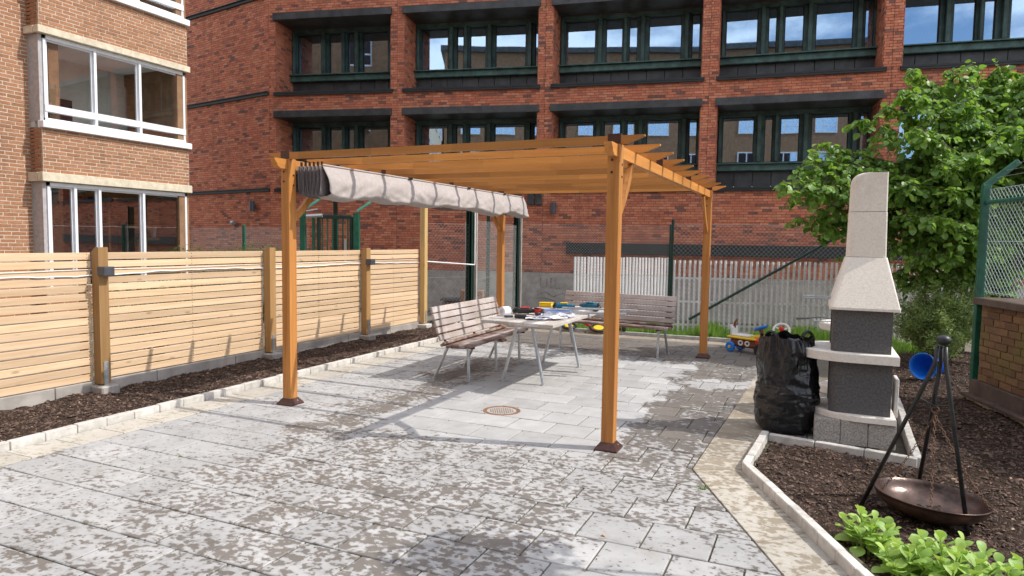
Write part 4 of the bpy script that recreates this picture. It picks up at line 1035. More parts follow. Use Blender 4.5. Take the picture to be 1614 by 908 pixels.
# low second unit behind
mb = MB(); mb.box((1.72, 1.95, .1), (.6, .42, .2), None, .006); build('base_block', mb, M['block'], gr)
mb = MB(); mb.lathe([(0, .2), (.2, .2), (.21, .21), (.21, .27), (.2, .28), (0, .28)], 32, (1.62, 2.1, .0)); build('side_slab', mb, M['grill_cream'], gr)
mb = MB(); mb.box((1.75, 2.1, .55), (.34, .3, .5), None, .01); build('side_column', mb, M['grill_grey'], gr)
mb = MB(); mb.lathe([(0, .79), (.26, .79), (.27, .80), (.27, .85), (.26, .86), (0, .86)], 32, (1.66, 2.15, .0)); build('side_hearth', mb, M['grill_cream'], gr)
mb = MB(); mb.box((1.985, 1.5, .33), (.03, .22, .32), None, .005); build('back_block', mb, M['grill_cream'], gr)
# tongs and grate on the side hearth
t = thing('grill_grate', 'chromed grill grate resting on the rear hearth behind the barbecue', 'grill grate', (1.45, 2.05, .87)); mb = MB()
for k in range(9): mb.tube([(1.35+.03*k, 1.95, .875), (1.35+.03*k, 2.25, .875)], .003, 5)
mb.tube([(1.34, 1.95, .878), (1.60, 1.95, .878), (1.60, 2.25, .878), (1.34, 2.25, .878), (1.34, 1.95, .878)], .005, 6); build('bars', mb, M['steel'], t)
mb = MB(); mb.tube([(1.56, 2.1, .885), (1.40, 2.04, .905), (1.27, 1.99, .895)], .005, 6); mb.tube([(1.54, 2.13, .885), (1.40, 2.06, .90), (1.27, 1.99, .893)], .005, 6); mb.tube([(1.30, 2.0, .895), (1.19, 1.96, .888)], .010, 8); onmesh('grill_tongs', mb, M['steel_dark'], 'metal barbecue tongs sticking out left of the grill', 'tongs', (1.35, 2.0, .87))
mb = MB(); mb.tube([(1.25, 1.3, 1.135), (1.48, 1.32, 1.135)], .007, 8); mb.tube([(1.25, 1.3, 1.15), (1.48, 1.32, 1.15)], .005, 8); build('damper_rod', mb, M['steel'], gr)

# ------------------------------------------------------------------ black rubbish bag
bag = thing('rubbish_bag', 'full black plastic rubbish bag standing beside the barbecue', 'rubbish bag', (1.155, 1.27, 0))
mb = MB(); rows = []; NA, NZ = 170, 110
for i in range(NZ+1):
    t = i/NZ; z = .0+.80*t; row = []
    if t < .06: rr = .165+.045*math.sin(t/.06*math.pi/2)
    elif t < .5: rr = .215+.012*math.sin((t-.06)/.44*math.pi)
    else: rr = .21-.045*((t-.5)/.5)**1.3
    for k in range(NA+1):
        a = 2*math.pi*k/NA; ca, sa = math.cos(a), math.sin(a)
        tw = a+.35*t
        rg = lambda *q: 1-2*abs(noise.noise(Vector(q)))
        up_, lo_ = max(0, (t-.42)/.58), max(0, 1-abs(t-.38)/.42)
        n1 = noise.noise(Vector((ca*1.5, sa*1.5, z*4)))
        dl = .9*noise.noise(Vector((ca*1.2, sa*1.2, z*2.5)))
        d = .022*n1+.013*lo_*rg(ca*1.6+dl, sa*1.6, z*13+2.2*a/3.1)+.007*lo_*rg(ca*3+4, sa*3+dl, z*24-a)
        d += .026*up_*rg(ca*3.1+z*2.2, sa*3.1-z*1.4, 3)+.014*up_*rg(ca*5.5-z*4, sa*5.5+z*3, z*4)+.004*rg(ca*9+z*5, sa*9, z*16)
        r_ = rr+d; ex = 1.05+.05*math.sin(t*2)
        zz = z+(.045*noise.noise(Vector((ca*1.3, sa*1.3, 2.2)))+.03*noise.noise(Vector((ca*4, sa*4, 1.1))))*max(0, t-.8)*5
        row.append((1.155+r_*ca*ex+.012*math.sin(t*3)-.02*t, 1.27+r_*sa*.98, zz))
    rows.append(row)
mb.sheet(rows); build('sack', mb, M['bag'], bag, smooth=True)
mb = MB(); rows = []
for i in range(9):
    t = i/8; row = []
    for k in range(49):
        a = 2*math.pi*k/48; base_ = Vector(rows_ if False else (1.135, 1.27, .74)); r_ = .15*(1-t)
        row.append((1.135+r_*math.cos(a), 1.27+r_*math.sin(a), .765-.05*math.sin(t*1.6)+.03*noise.noise(Vector((math.cos(a)*3*(1-t), math.sin(a)*3*(1-t), t*2)))))
    rows.append(row)
mb.sheet(rows); build('sack_fold', mb, M['bag'], bag, smooth=True)
for (x, y, a, h) in ((1.02, 1.21, -.4, .06), (1.30, 1.24, .5, .075)):
    mb = MB(); P = []
    for k in range(9):
        q = math.pi*k/8; P.append((x-.05*math.cos(q)*math.cos(a), y-.05*math.cos(q)*math.sin(a), .78+h*math.sin(q)))
    for p, q in zip(P[:-1], P[1:]): mb.beam(p, q, .045, .008)
    mb.tube(P, .014, 7); build('handle', mb, M['bag'], bag, smooth=True)

# ------------------------------------------------------------------ tripod with fire bowl
tri = thing('fire_bowl_tripod', 'black iron tripod with a rusty fire bowl hung on chains in the front bed', 'fire bowl', (2.0, -.1, -.06))
AP = Vector((2.055, -.13, .985))
for (fx_, fy_, dx, dy) in ((1.661, -.173, -.022, -.005), (2.204, -.368, .02, -.014), (2.032, .332, .004, .022)):
    a = AP+Vector((dx, dy, -.01)); m_ = AP+Vector((dx*1.3, dy*1.3, -.12))
    mb = MB(); mb.tube([a, m_, Vector((fx_, fy_, -.07))], .0125, 10); build('leg', mb, M['black_iron'], tri, smooth=True)
mb = MB(); mb.sphere(AP+Vector((.01, 0, .03)), .037, 16, 10, (1.1, 1, .85)); build('knob', mb, M['black_iron'], tri, smooth=True)
mb = MB(); mb.tube([AP+Vector((-.10, -.03, -.33)), AP+Vector((-.02, 0, -.375)), AP+Vector((.06, -.03, -.36))], .005, 6); mb.tube([AP+Vector((-.01, 0, -.1)), AP+Vector((-.012, 0, -.38))], .006, 6); build('hook_bar', mb, M['black_iron'], tri)
HK = AP+Vector((-.012, 0, -.40))
mb = MB(); mb.tube([HK+Vector((.02*math.cos(q), 0, .02*math.sin(q))) for q in [6.283*k/12 for k in range(12)]], .004, 6, closed=True); build('ring', mb, M['rust_chain'], tri)
BC = Vector((2.045, -.14, .055)); BRr = .31; tilt = Matrix.Rotation(R(3), 3, 'Y') @ Matrix.Rotation(R(-2), 3, 'X')
prof_b = [(0, -.14)]+[(BRr*math.sin(a)*1.0, -.14*math.cos(a)) for a in [math.pi/2*k/10 for k in range(1, 11)]]
prof_b += [(BRr+.006, .0), (BRr+.006, .006), (BRr-.003, .006)]+[((BRr-.006)*math.sin(a), -.133*math.cos(a)) for a in [math.pi/2*k/10 for k in range(9, 0, -1)]]+[(0, -.133)]
mb = MB(); mb.lathe(prof_b, 48, BC, tilt); build('bowl', mb, M['rust'], tri, smooth=True)
for ang in (200, 262, -12):
    p1 = BC+tilt @ Vector((BRr*.97*math.cos(R(ang)), BRr*.97*math.sin(R(ang)), .0)); p0 = HK-Vector((0, 0, .03)); n = int((p1-p0).length/.022); mb = MB(); d = (p1-p0).normalized()
    sx_ = d.cross(Vector((0, 0, 1))).normalized(); sy_ = d.cross(sx_)
    for k in range(n):
        c = p0+(p1-p0)*(k+.5)/n+Vector((0, 0, -.03*math.sin(math.pi*(k+.5)/n))); s_ = sx_ if k % 2 else sy_
        mb.tube([c+d*.014*math.cos(q)+s_*.007*math.sin(q) for q in [6.283*j/8 for j in range(8)]], .0022, 4, closed=True)
    build('chain', mb, M['rust_chain'], tri)

# blue bucket lying behind the tripod
bk = thing('bucket', 'bright blue plastic bucket lying on its side in the dark bed behind the tripod', 'bucket', (2.72, 4.4, .05))
rot = Matrix.Rotation(R(238), 3, 'Z') @ Matrix.Rotation(R(84), 3, 'Y'); cB = Vector((2.60, 4.35, .17))
mb = MB(); mb.lathe([(0, -.18), (.075, -.18), (.085, -.17), (.10, -.09), (.112, .02), (.14, .12), (.158, .155), (.15, .155), (.13, .12), (.105, .02), (.085, -.15), (0, -.15)], 28, cB, rot); build('shell', mb, M['blue'], bk, smooth=True)
mb = MB()
for k in range(6): mb.tube([cB+rot @ Vector((.104*math.cos(q), .104*math.sin(q), -.14+.02*k)) for q in [6.283*j/20 for j in range(20)]], .004, 5, closed=True)
build('rib', mb, M['blue'], bk)
mb = MB(); mb.tube([cB+rot @ Vector((.155*math.cos(q), .155*math.sin(q), .13+.09*math.sin(q))) for q in [math.pi*j/14 for j in range(15)]], .004, 5); build('handle', mb, M['steel_dark'], bk)

# ------------------------------------------------------------------ plants
def leafshape(L, W, droop=.15, n=4):
    vs = [(0, 0, 0)]; prof_l = [(.25, .42), (.5, .5), (.78, .34)]
    for (t, w_) in prof_l: vs += [(t*L, -w_*W, -droop*L*t*t+.06*W), (t*L, 0, -droop*L*t*t), (t*L, w_*W, -droop*L*t*t+.06*W)]
    vs.append((L, 0, -droop*L))
    fs = [(0, 1, 2), (0, 2, 3), (1, 4, 5, 2), (2, 5, 6, 3), (4, 7, 8, 5), (5, 8, 9, 6), (7, 10, 8), (8, 10, 9)]
    return vs, fs
# lime-leaved tree on the right
tree = thing('tree', 'broad leafy green tree behind the barbecue and brick wall at right', 'tree', (3.7, 6.1, 0))
TB = Vector((3.7, 6.1, 0)); r = random.Random(21)
def at(px, py, d): return CAM+d*(cf+cr*(px-807)/1075.66-cu*(py-454)/1075.66)
tips = [(1236, 288, 8.9), (1262, 262, 9.0), (1285, 240, 9.1), (1262, 345, 9.2), (1290, 300, 8.8), (1310, 355, 9.2), (1308, 228, 9.3), (1358, 188, 9.0), (1395, 168, 9.3), (1335, 290, 9.4), (1440, 108, 9.4), (1435, 150, 9.0), (1470, 135, 9.6),
        (1500, 110, 9.3), (1530, 102, 9.6), (1520, 160, 8.8), (1560, 120, 9.6), (1600, 128, 9.8), (1590, 170, 9.0), (1640, 150, 9.4), (1450, 200, 8.6), (1480, 260, 8.4), (1420, 290, 8.6), (1430, 340, 8.6), (1400, 390, 9.0), (1470, 340, 8.3), (1500, 300, 8.3), (1530, 240, 8.3), (1570, 220, 8.4), (1620, 230, 8.6),
        (1550, 330, 8.6), (1500, 400, 8.5), (1450, 400, 8.7), (1600, 300, 8.8), (1640, 330, 9.2), (1560, 420, 9.2), (1610, 420, 9.6), (1660, 260, 9.3), (1530, 380, 8.9), (1480, 430, 9.0), (1680, 200, 9.8), (1690, 380, 9.8), (1430, 450, 9.3),
        (1270, 275, 9.3), (1255, 310, 9.1), (1290, 330, 9.3), (1330, 300, 9.5), (1300, 285, 9.4), (1370, 300, 9.4), (1400, 330, 9.4), (1440, 370, 9.0), (1410, 430, 9.4), (1470, 390, 8.8), (1510, 440, 9.2), (1540, 300, 8.5), (1515, 350, 8.6),
        (1460, 230, 9.0), (1430, 250, 9.1), (1500, 210, 9.0), (1545, 190, 9.1), (1580, 250, 9.2), (1590, 370, 9.3), (1385, 290, 9.5), (1435, 190, 9.4), (1625, 190, 9.6), (1565, 150, 9.4), (1485, 165, 9.3), (1575, 105, 9.5), (1615, 118, 9.2), (1660, 110, 9.4), (1640, 135, 8.9), (1600, 200, 8.6), (1425, 140, 9.1), (1250, 300, 8.8), (1345, 400, 9.3), (1300, 370, 9.3)]
tips3 = [at(*t) for t in tips]
for _ in range(24):      # far side of the crown, out of sight but casting shade
    a = r.uniform(0, 6.28); rr = r.uniform(.4, 1.9); tips3.append(Vector((3.6+rr*math.cos(a)*1.1, 6.1+rr*math.sin(a)*.8-.05, r.uniform(1.5, 3.7))))
br = MB(); leaves = []
tr = MB(); tr.tube([TB+Vector((0, 0, -.1)), TB+Vector((.03, .02, .7)), TB+Vector((-.05, 0, 1.5)), TB+Vector((.0, .05, 2.3)), TB+Vector((.1, 0, 3.2))], [.11, .09, .075, .05, .02], 10)
build('trunk', tr, M['bark'], tree, smooth=True)
for tp in tips3:
    s = TB+Vector((r.uniform(-.06, .06), r.uniform(-.06, .06), r.uniform(.8, 2.2))); L_ = (tp-s).length
    c1 = s+(tp-s)*.35+Vector((0, 0, .28*L_*.6)); c2 = s+(tp-s)*.75+Vector((0, 0, .22*L_*.6))
    P = []
    for k in range(13):
        t = k/12; P.append(s*(1-t)**3+c1*3*t*(1-t)**2+c2*3*t*t*(1-t)+tp*t**3)
    br.tube(P, [max(.003, .022*(1-k/12)) for k in range(13)], 5)
    for k in range(4, 13):
        for _ in range(6 if k < 11 else 6):
            d = Vector((r.gauss(0, 1), r.gauss(0, 1), r.gauss(-.35, .6))).normalized(); tl = r.uniform(.12, .36)*(1 if k < 11 else .6); q0 = P[k]; q1 = q0+d*tl+Vector((0, 0, -.06))
            br.tube([q0, (q0+q1)/2+Vector((0, 0, .03)), q1], [.004, .003, .0015], 3, cap=False)
            nl = int(tl/.034)+2
            for j in range(nl):
                t = (j+.6)/nl; p = q0.lerp(q1, t); leaves.append((p, d, j))
build('branches', br, M['bark'], tree)
vs0, fs0 = leafshape(.080, .070, .25)
def leaf_rot(d, j, r, hang=.5):
    side = Vector((-d.y, d.x, 0)); side = side.normalized() if side.length > .01 else Vector((1, 0, 0))
    x = (d*.6+side*(1 if j % 2 else -1)*.8+Vector((r.gauss(0, .35), r.gauss(0, .35), -hang+r.gauss(0, .35)))).normalized()
    up = Vector((r.gauss(0, .45), r.gauss(0, .45), 1)); y = up.cross(x).normalized(); z = x.cross(y)
    return Matrix((x, y, z)).transposed()
items = []
for (p, d, j) in leaves:
    items.append((p, leaf_rot(d, j, r), r.choice((.5, .7, .85, 1., 1.15, 1.3))*r.uniform(.85, 1.1)))
vis = [(scr(p)[2], i) for i, (p, _, _) in enumerate(items) if 0 < scr(p)[0] < 1 and 0 < scr(p)[1] < .52]; vis.sort(); keep = set(i for _, i in vis[:260])
mbm = MB(); mbm.add(vs0, fs0); leafme = meshof('leaf', mbm, M['leaf'])
cm = MB()
for i, (p, rot, s) in enumerate(items):
    if i in keep: o = inst('leaf', leafme, tree, p, rot.to_euler()); o.scale = (s, s, s)
    else: cm.add([rot @ (Vector(v)*s)+p for v in vs0], fs0)
build('crown', cm, M['leaf'], tree, kind='stuff')
# made-up tree out of frame at right, added to cast the round foreground shadow
yt = thing('added_shade_tree', 'made-up unseen tree outside the right edge, added to shade the foreground paving', 'tree', (2.70, -1.22, 0))
mb = MB(); mb.tube([(2.70, -1.22, -.05), (2.69, -1.22, 1.6), (2.68, -1.23, 3.2)], [.022, .018, .01], 8); build('trunk', mb, M['bark'], yt)
ym = MB(); r = random.Random(8)
for _ in range(900):
    d = Vector((r.gauss(0, 1), r.gauss(0, 1), r.gauss(0, 1))).normalized(); p = Vector((2.68, -1.23, 3.2))+d*.34*r.random()**.45*(1+.25*noise.noise(d*1.5)); rot = leaf_rot(d, r.randint(0, 1), r); q_ = r.uniform(.5, .8)
    ym.add([rot @ (Vector(v)*q_)+p for v in vs0], fs0)
build('crown', ym, M['leaf'], yt, kind='stuff')
# feathery shrub
shr = thing('shrub', 'fine leaved feathery green shrub beside the barbecue in front of the white slats', 'shrub', (2.85, 5.55, 0))
st = MB(); fo = MB(); r = random.Random(5); SB = Vector((2.85, 5.55, 0))
for _ in range(150):
    a = r.uniform(0, 6.28); e = r.uniform(.02, 1); h = r.uniform(.5, 1.22); rr = .62*math.sqrt(e)*(1.15-.25*h)
    tip = SB+Vector((rr*math.cos(a), rr*math.sin(a)*.75, h*(1-.35*e))); s = SB+Vector((r.uniform(-.1, .1), r.uniform(-.1, .1), 0)); mid = s.lerp(tip, .55)+Vector((0, 0, .18))
    P = [s*(1-t)**2+mid*2*t*(1-t)+tip*t*t for t in [k/8 for k in range(9)]]; st.tube(P, [.006*(1-k/9)+.001 for k in range(9)], 3, cap=False)
    for k in range(2, 9):
        for _ in range(34):
            p = P[k]+Vector((r.gauss(0, .035), r.gauss(0, .035), r.gauss(0, .03))); d = Vector((r.gauss(0, 1), r.gauss(0, 1), r.gauss(.3, .6))).normalized(); l = r.uniform(.025, .055); w_ = d.cross(Vector((r.gauss(0, 1), r.gauss(0, 1), r.gauss(0, 1)))).normalized()*.006
            fo.add([p-w_, p+d*l*.5+w_*1.3, p+d*l, p+d*l*.5-w_*1.3], [(0, 1, 2, 3)])
build('stems', st, M['bark'], shr); build('foliage', fo, M['shrub'], shr, kind='stuff')
# hedge bushes behind the slatted fence
r = random.Random(9)
for (x, y, h, lab) in ((-7.7, 4.3, 1.42, 'low green bush just showing above the fence left of the first pergola post'), (-9.0, 4.0, 1.36, 'farther green bush peeping over the fence below the red facade'), (-6.4, 1.2, .95, 'green bush seen only through the gaps of the slatted fence')):
    t = thing('bush', lab, 'bush', (x, y, -.09)); lf = MB(); sm = MB()
    for _ in range(26):
        a = r.uniform(0, 6.28); q = Vector((x+.5*math.cos(a)*r.random(), y+.6*math.sin(a)*r.random(), h*r.uniform(.6, .98))); sm.tube([(x, y, -.09), q], [.012, .003], 4)
    for _ in range(2600):
        a = r.uniform(0, 6.28); rr = math.sqrt(r.random())*.75; z = h*(1-r.random()**2*.9)*(1-.25*rr*rr)+.04*r.gauss(0, 1); p = Vector((x+rr*math.cos(a), y+rr*math.sin(a)*1.1, z))
        rot = leaf_rot(Vector((r.gauss(0, 1), r.gauss(0, 1), .5)).normalized(), r.randint(0, 1), r, .1); s = r.uniform(.35, .7); lf.add([rot @ (Vector(v)*s)+p for v in ((0, 0, 0), (.05, -.02, 0), (.1, 0, -.01), (.05, .02, 0))], [(0, 1, 2, 3)])
    build('stems', sm, M['bark'], t); build('foliage', lf, M['leaf_dark'], t, kind='stuff')
# sedum clumps in the front bed
def spatula(L, W):
    vs = []; rows_ = [(0, .14, 0), (.2, .42, .012), (.42, .86, .02), (.68, 1.04, .012), (.88, .80, -.012), (1., .28, -.04)]
    for (t, w_, z) in rows_: vs += [(t*L, -w_*W/2, z*L*2+.10*w_*W), (t*L, 0, z*L*2), (t*L, w_*W/2, z*L*2+.10*w_*W)]
    fs = []
    for i in range(5):
        for k in range(2): a = i*3+k; fs.append((a, a+3, a+4, a+1))
    return vs, fs
vsS, fsS = spatula(.088, .07); mbm = MB(); mbm.add(vsS, fsS); sedme = meshof('leaf', mbm, M['sedum'], True)
for (cx, cy, rad, ns, lab, seed) in ((1.66, -.90, .13, 11, 'smaller bright green sedum plant left of the pair in the front bed', 1), (2.0, -1.15, .20, 19, 'larger bright green sedum plant in front of the fire bowl', 2), (2.30, -1.22, .13, 9, 'sedum plant cut by the bottom right corner', 3), (1.80, -1.22, .11, 8, 'low sedum shoots at the kerb between the bigger plants', 4)):
    t = thing('sedum_plant', lab, 'plant', (cx, cy, 0), 'sedum plants in the front bed'); sm = MB(); r = random.Random(seed*17)
    for k in range(ns):
        a = k*2.4; rr = rad*math.sqrt((k+.5)/ns); h = r.uniform(.07, .14)*(1.1-.5*(rr/rad)**2)+.01; b0 = Vector((cx+rr*.55*math.cos(a), cy+rr*.55*math.sin(a), -.06)); b1_ = Vector((cx+rr*1.1*math.cos(a), cy+rr*1.1*math.sin(a), h)); sm.tube([b0, (b0+b1_)/2+Vector((0, 0, .02)), b1_], [.006, .005, .004], 5)
        for j in range(7):
            q = a+j*2.4+r.uniform(-.3, .3); lev = j/6; p = b0.lerp(b1_, .35+.65*lev); el = -.1+1.15*lev+r.uniform(-.15, .15); s = (1.05-.5*lev)*r.uniform(.75, 1.1)
            x = Vector((math.cos(q)*math.cos(el), math.sin(q)*math.cos(el), math.sin(el))); y = Vector((0, 0, 1)).cross(x).normalized(); z = x.cross(y); rot = Matrix((x, y, z)).transposed()
            s *= 1.22; o = inst('leaf', sedme, t, p, rot.to_euler()); o.scale = (s, s, s)
    build('stems', sm, M['sedum'], t)
# weeds in the joints
r = random.Random(3)
for (x, y, n, s) in ((.735, -.50, 22, 1.), (-.28, .535, 8, .5), (-2.75, -1.52, 8, .5), (-1.18, -.47, 6, .5), (-.86, -.80, 7, .45)):
    mb = MB()
    for _ in range(n):
        a = r.uniform(0, 6.28); l = r.uniform(.02, .05)*s; h = r.uniform(.012, .035)*s; p = Vector((x+r.gauss(0, .012), y+r.gauss(0, .006), 0)); w_ = Vector((-math.sin(a), math.cos(a), 0))*.003
        mb.add([p-w_, p+w_, p+Vector((math.cos(a)*l, math.sin(a)*l, h))], [(0, 1, 2)])
    build('weed_tuft', mb, M['grass'], None, loc=(x, y, 0), label={.735: 'grass tuft growing at the edge of the sand coloured border slabs', -.28: 'tiny yellow-green weed in the joint between drain cover and front right post', -2.75: 'tiny weed in a joint of the left foreground paving', -1.18: 'tiny weed in a joint just in front of the drain cover', -.86: 'tiny weed in the joint nearest the middle foreground'}[x], cat='weed', group='weeds in the paving joints')
for (x, y, a, lab_) in ((.35, -1.47, .4, 'dry brown leaf on the grey slab nearest the sand coloured border'), (.05, -1.02, 1.4, 'dry brown leaf in front of the front right post'), (-.05, -1.62, 2., 'dry leaf in the bottom middle of the paving'), (-.33, -1.52, 3., 'dry leaf at a joint in the middle foreground'), (-1.9, -1.6, .9, 'dry leaf on the reddish stained slab at left foreground')):
    mb = MB(); vs1, fs1 = leafshape(.035, .022, .3); rot = Ry(a) @ Matrix.Rotation(.2, 3, 'Y'); mb.add([rot @ Vector(v)+Vector((x, y, .009)) for v in vs1], fs1)
    build('fallen_leaf', mb, M['blind'], None, loc=(x, y, 0), label=lab_, cat='leaf', group='dry leaves on the paving')

r = random.Random(31); mb = MB()
for _ in range(420):
    x, y = r.uniform(-3.6, 1.2), r.uniform(-2.6, 5.5)
    if x > .6-(.4776*(y+.13) if y < -.13 else 0): continue
    q = r.uniform(.0015, .0045); a = r.uniform(0, 6.28)
    mb.box((x, y, .002+q*.3), (q*2.2, q, q*.7), Ry(a))
build('paving_grit', mb, M['chip'], patio, kind='stuff')
# ------------------------------------------------------------------ chain link fences
def chain_mesh(mb, A, B, z0, z1, pitch=.075, r_=.0019):
    A, B = Vector((*A, 0)), Vector((*B, 0)); d = (B-A); L_ = d.length; d.normalize(); H_ = z1-z0; nrm = Vector((-d.y, d.x, 0))
    k = -int(H_/pitch)-1
    for sgn in (1, -1):
        k = -int(H_/pitch)-1
        while k*pitch < L_:
            u0 = k*pitch; s0, s1 = 0, H_
            a, b = u0, u0+H_
            t0 = max(0, -a); t1 = min(H_, L_-a)
            if t1 > t0:
                pa = A+d*(a+t0)+Vector((0, 0, z0+t0 if sgn > 0 else z1-t0)); pb = A+d*(a+t1)+Vector((0, 0, z0+t1 if sgn > 0 else z1-t1))
                off = nrm*(.002*sgn)
                mb.tube([pa+off, pb+off], r_, 3, cap=False)
            k += 1
    for z in (z0+.02, (z0+z1)/2, z1): mb.tube([A+Vector((0, 0, z)), B+Vector((0, 0, z))], r_*1.3, 3, cap=False)
def gpost(mb, x, y, z0, z1, s=.05): mb.box((x, y, (z0+z1)/2), (s, s, z1-z0), None, .005)
cf1 = thing('chain_link_fence', 'wire mesh fence with white privacy slats and a green post behind the benches', 'fence', (1, 7.4, -.1))
E0, E1, E2 = (-.93, 6.85), (3.55, 8.05), (-2.22, 12.6)
def lerp2(a, b, t): return (a[0]+(b[0]-a[0])*t, a[1]+(b[1]-a[1])*t)
mb = MB(); chain_mesh(mb, E0, E1, -.05, 1.90); build('wire_mesh', mb, M['wire'], cf1)
for t in (0., .62, 1.):
    p = lerp2(E0, E1, t); mb = MB(); gpost(mb, p[0], p[1], -.3, 1.98 if t == 0 else 2.0, .042); build('post', mb, M['green_dark'], cf1)
pa, pb = lerp2(E0, E1, .07), lerp2(E0, E1, .62); mb = MB(); mb.tube([(pa[0], pa[1]-.06, .28), (pb[0], pb[1]-.06, 1.86)], .022, 8); build('brace', mb, M['green_dark'], cf1)
LE = (Vector(E1)-Vector(E0)).length; ns = int(LE/.0835); ang = math.atan2(E1[1]-E0[1], E1[0]-E0[0])
mb = MB(); mb.prism([(.023*math.cos(6.283*k/10), .015*math.sin(6.283*k/10)) for k in range(10)], -.01, 1.29); sl_me = meshof('privacy_slat', mb, M['white_slat'])
for k in range(ns):
    p = lerp2(E0, E1, (k+.6)/ns); inst('privacy_slat', sl_me, cf1, (p[0], p[1]+.016, jit(.006)), (0, jit(.008), ang+.5+jit(.08)))
mb = MB()
for z in (.18, .58, .98):
    mb.beam((E0[0], E0[1]+.03, z), (E1[0], E1[1]+.03, z), .006, .035)
build('slat_lock', mb, M['white_slat'], cf1)
cf2 = thing('chain_link_fence', 'farther wire mesh fence with narrow white slats left of the green post', 'fence', (-3, 11.8, -.6))
F0, F1 = (-5.45, 10.55), (-2.12, 12.71)
mb = MB(); chain_mesh(mb, F0, F1, -.5, 2.0); build('wire_mesh', mb, M['wire'], cf2)
n2 = 40; sl2 = []
Fm = lerp2(F0, F1, .36)
L2 = (Vector(F1)-Vector(Fm)).length; n2 = int(L2/.083); a2 = math.atan2(F1[1]-F0[1], F1[0]-F0[0])
mb = MB(); mb.prism([(.031*math.cos(6.283*k/10), .012*math.sin(6.283*k/10)) for k in range(10)], -.36, 1.20); sl_me2 = meshof('privacy_slat', mb, M['white_slat'])
for k in range(n2):
    p = lerp2(Fm, F1, (k+.5)/n2); inst('privacy_slat', sl_me2, cf2, (p[0], p[1]+.016, jit(.006)), (0, jit(.006), a2+.02+jit(.05)))
mb = MB(); gpost(mb, F1[0], F1[1], -.7, 2.05, .05); build('post', mb, M['green_dark'], cf2)
# mesh from the tall timber post past the two steel columns
cf3 = thing('chain_link_fence', 'wire mesh fence between the tall timber post and the dark steel columns', 'fence', (-4.6, 6, -.1))
C1, C2 = (-4.50, 6.25), (-5.42, 10.45)
mb = MB(); chain_mesh(mb, (-4.97, 5.30), C1, -.05, 1.86, .078, .0019); chain_mesh(mb, C1, C2, -.3, 1.95, .11, .0017); build('wire_mesh', mb, M['wire'], cf3)
mb = MB(); gpost(mb, C1[0]-.1, C1[1]+.02, -.2, 1.9, .03); build('post', mb, M['steel'], cf3)
for (c, z1, lab) in ((C1, 2.16, 'dark steel column with a white pole beside it, left of the rear pergola post'), (C2, 2.5, 'dark steel column farther back, right of the rear pergola post')):
    t = thing('steel_column', lab, 'column', (c[0], c[1], -.6), 'dark steel columns behind the pergola'); mb = MB()
    mb.box((c[0], c[1], (z1-.7)/2), (.012, .11, z1+.7))
    for s in (-.058, .058): mb.box((c[0]+s, c[1], (z1-.7)/2), (.012, .13, z1+.7))
    mb.box((c[0], c[1]+.06, (z1-.7)/2), (.11, .012, z1+.7)); build('section', mb, M['green_dark'], t)
    mb = MB(); mb.box((c[0]+.10, c[1]+.02, (z1-.7)/2), (.05, .05, z1+.7)); build('side_post', mb, M['concrete'], t)
mb = MB(); mb.tube([(-4.33, 6.10, 2.14), (-4.33, 6.10, 1.13)], .012, 8); mb.tube([(-4.33, 6.10, 1.13), (-4.93, 5.26, 1.20)], .012, 8); onmesh('white_pipe', mb, M['white_cable'], 'thin white pipe running from the tall timber post up the steel column', 'pipe', (-4.33, 6.1, 1.1))
# gate with spiked arms
gt = thing('metal_gate', 'dark green barred gate under a low roof, seen above the slatted fence', 'gate', (-7.1, 5.5, -.1))
G0, G1 = Vector((-7.62, 5.34, 0)), Vector((-6.69, 5.76, 0)); gd = (G1-G0).normalized(); ga = math.atan2(gd.y, gd.x)
for p, s, z1 in ((G0, .10, 2.06), (G1, .11, 2.06)):
    mb = MB(); mb.box((p.x, p.y, (z1-.1)/2), (s, s, z1+.1), Ry(ga), .006); build('gate_post', mb, M['green_paint'], gt)
    mb = MB(); q = p+Vector((.03, -.03, 0)); mb.beam((q.x, q.y, z1+.03), (q.x+.36, q.y+.16, z1+.30), .05, .04, .004); build('spike_arm', mb, M['green_light'], gt)
mb = MB(); a, b = G0+gd*.30, G1-gd*.10
for z in (.15, 1.98): mb.beam((a.x, a.y, z), (b.x, b.y, z), .05, .07, .004)
for p in (a, b): mb.box((p.x, p.y, 1.06), (.06, .06, 1.86), Ry(ga), .004)
build('gate_frame', mb, M['green_dark'], gt)
for k in range(6):
    p = a+(b-a)*(k+.7)/6.4; mb = MB(); mb.box((p.x, p.y, 1.06), (.024, .024, 1.78), Ry(ga)); build('bar', mb, M['green_paint'], gt)
mb = MB(); p = b-gd*.09; mb.box((p.x, p.y-.04, 1.35), (.04, .03, .42), Ry(ga)); build('lock_plate', mb, M['steel'], gt)
mb = MB(); p = G0+gd*.12; q = G0+gd*.42; mb.tube([(p.x, p.y-.08, 1.98), (q.x, q.y-.08, 2.0)], .035, 10); mb.tube([(p.x, p.y-.08, 2.08), (q.x-.1, q.y-.1, 2.12)], .012, 6); build('door_closer', mb, M['steel'], gt)
mb = MB(); p = G0+gd*.2; mb.box((p.x, p.y, 1.0), (.05, .05, 2.0), Ry(ga)); mb.box((p.x+.1, p.y+.04, 1.0), (.03, .03, 2.0), Ry(ga)); build('hinge_post', mb, M['green_paint'], gt)
sh = thing('shelter_roof', 'flat weathered entrance roof hanging over the green gate', 'shelter', (-7.6, 8, -.5))
mb = MB(); mb.box((-7.6, 8.9, 2.86), (4.2, 2.2, .07), Ry(ga)); build('roof_sheet', mb, plain('roof_olive', (.12, .12, .09), .8, .3, 5), sh)
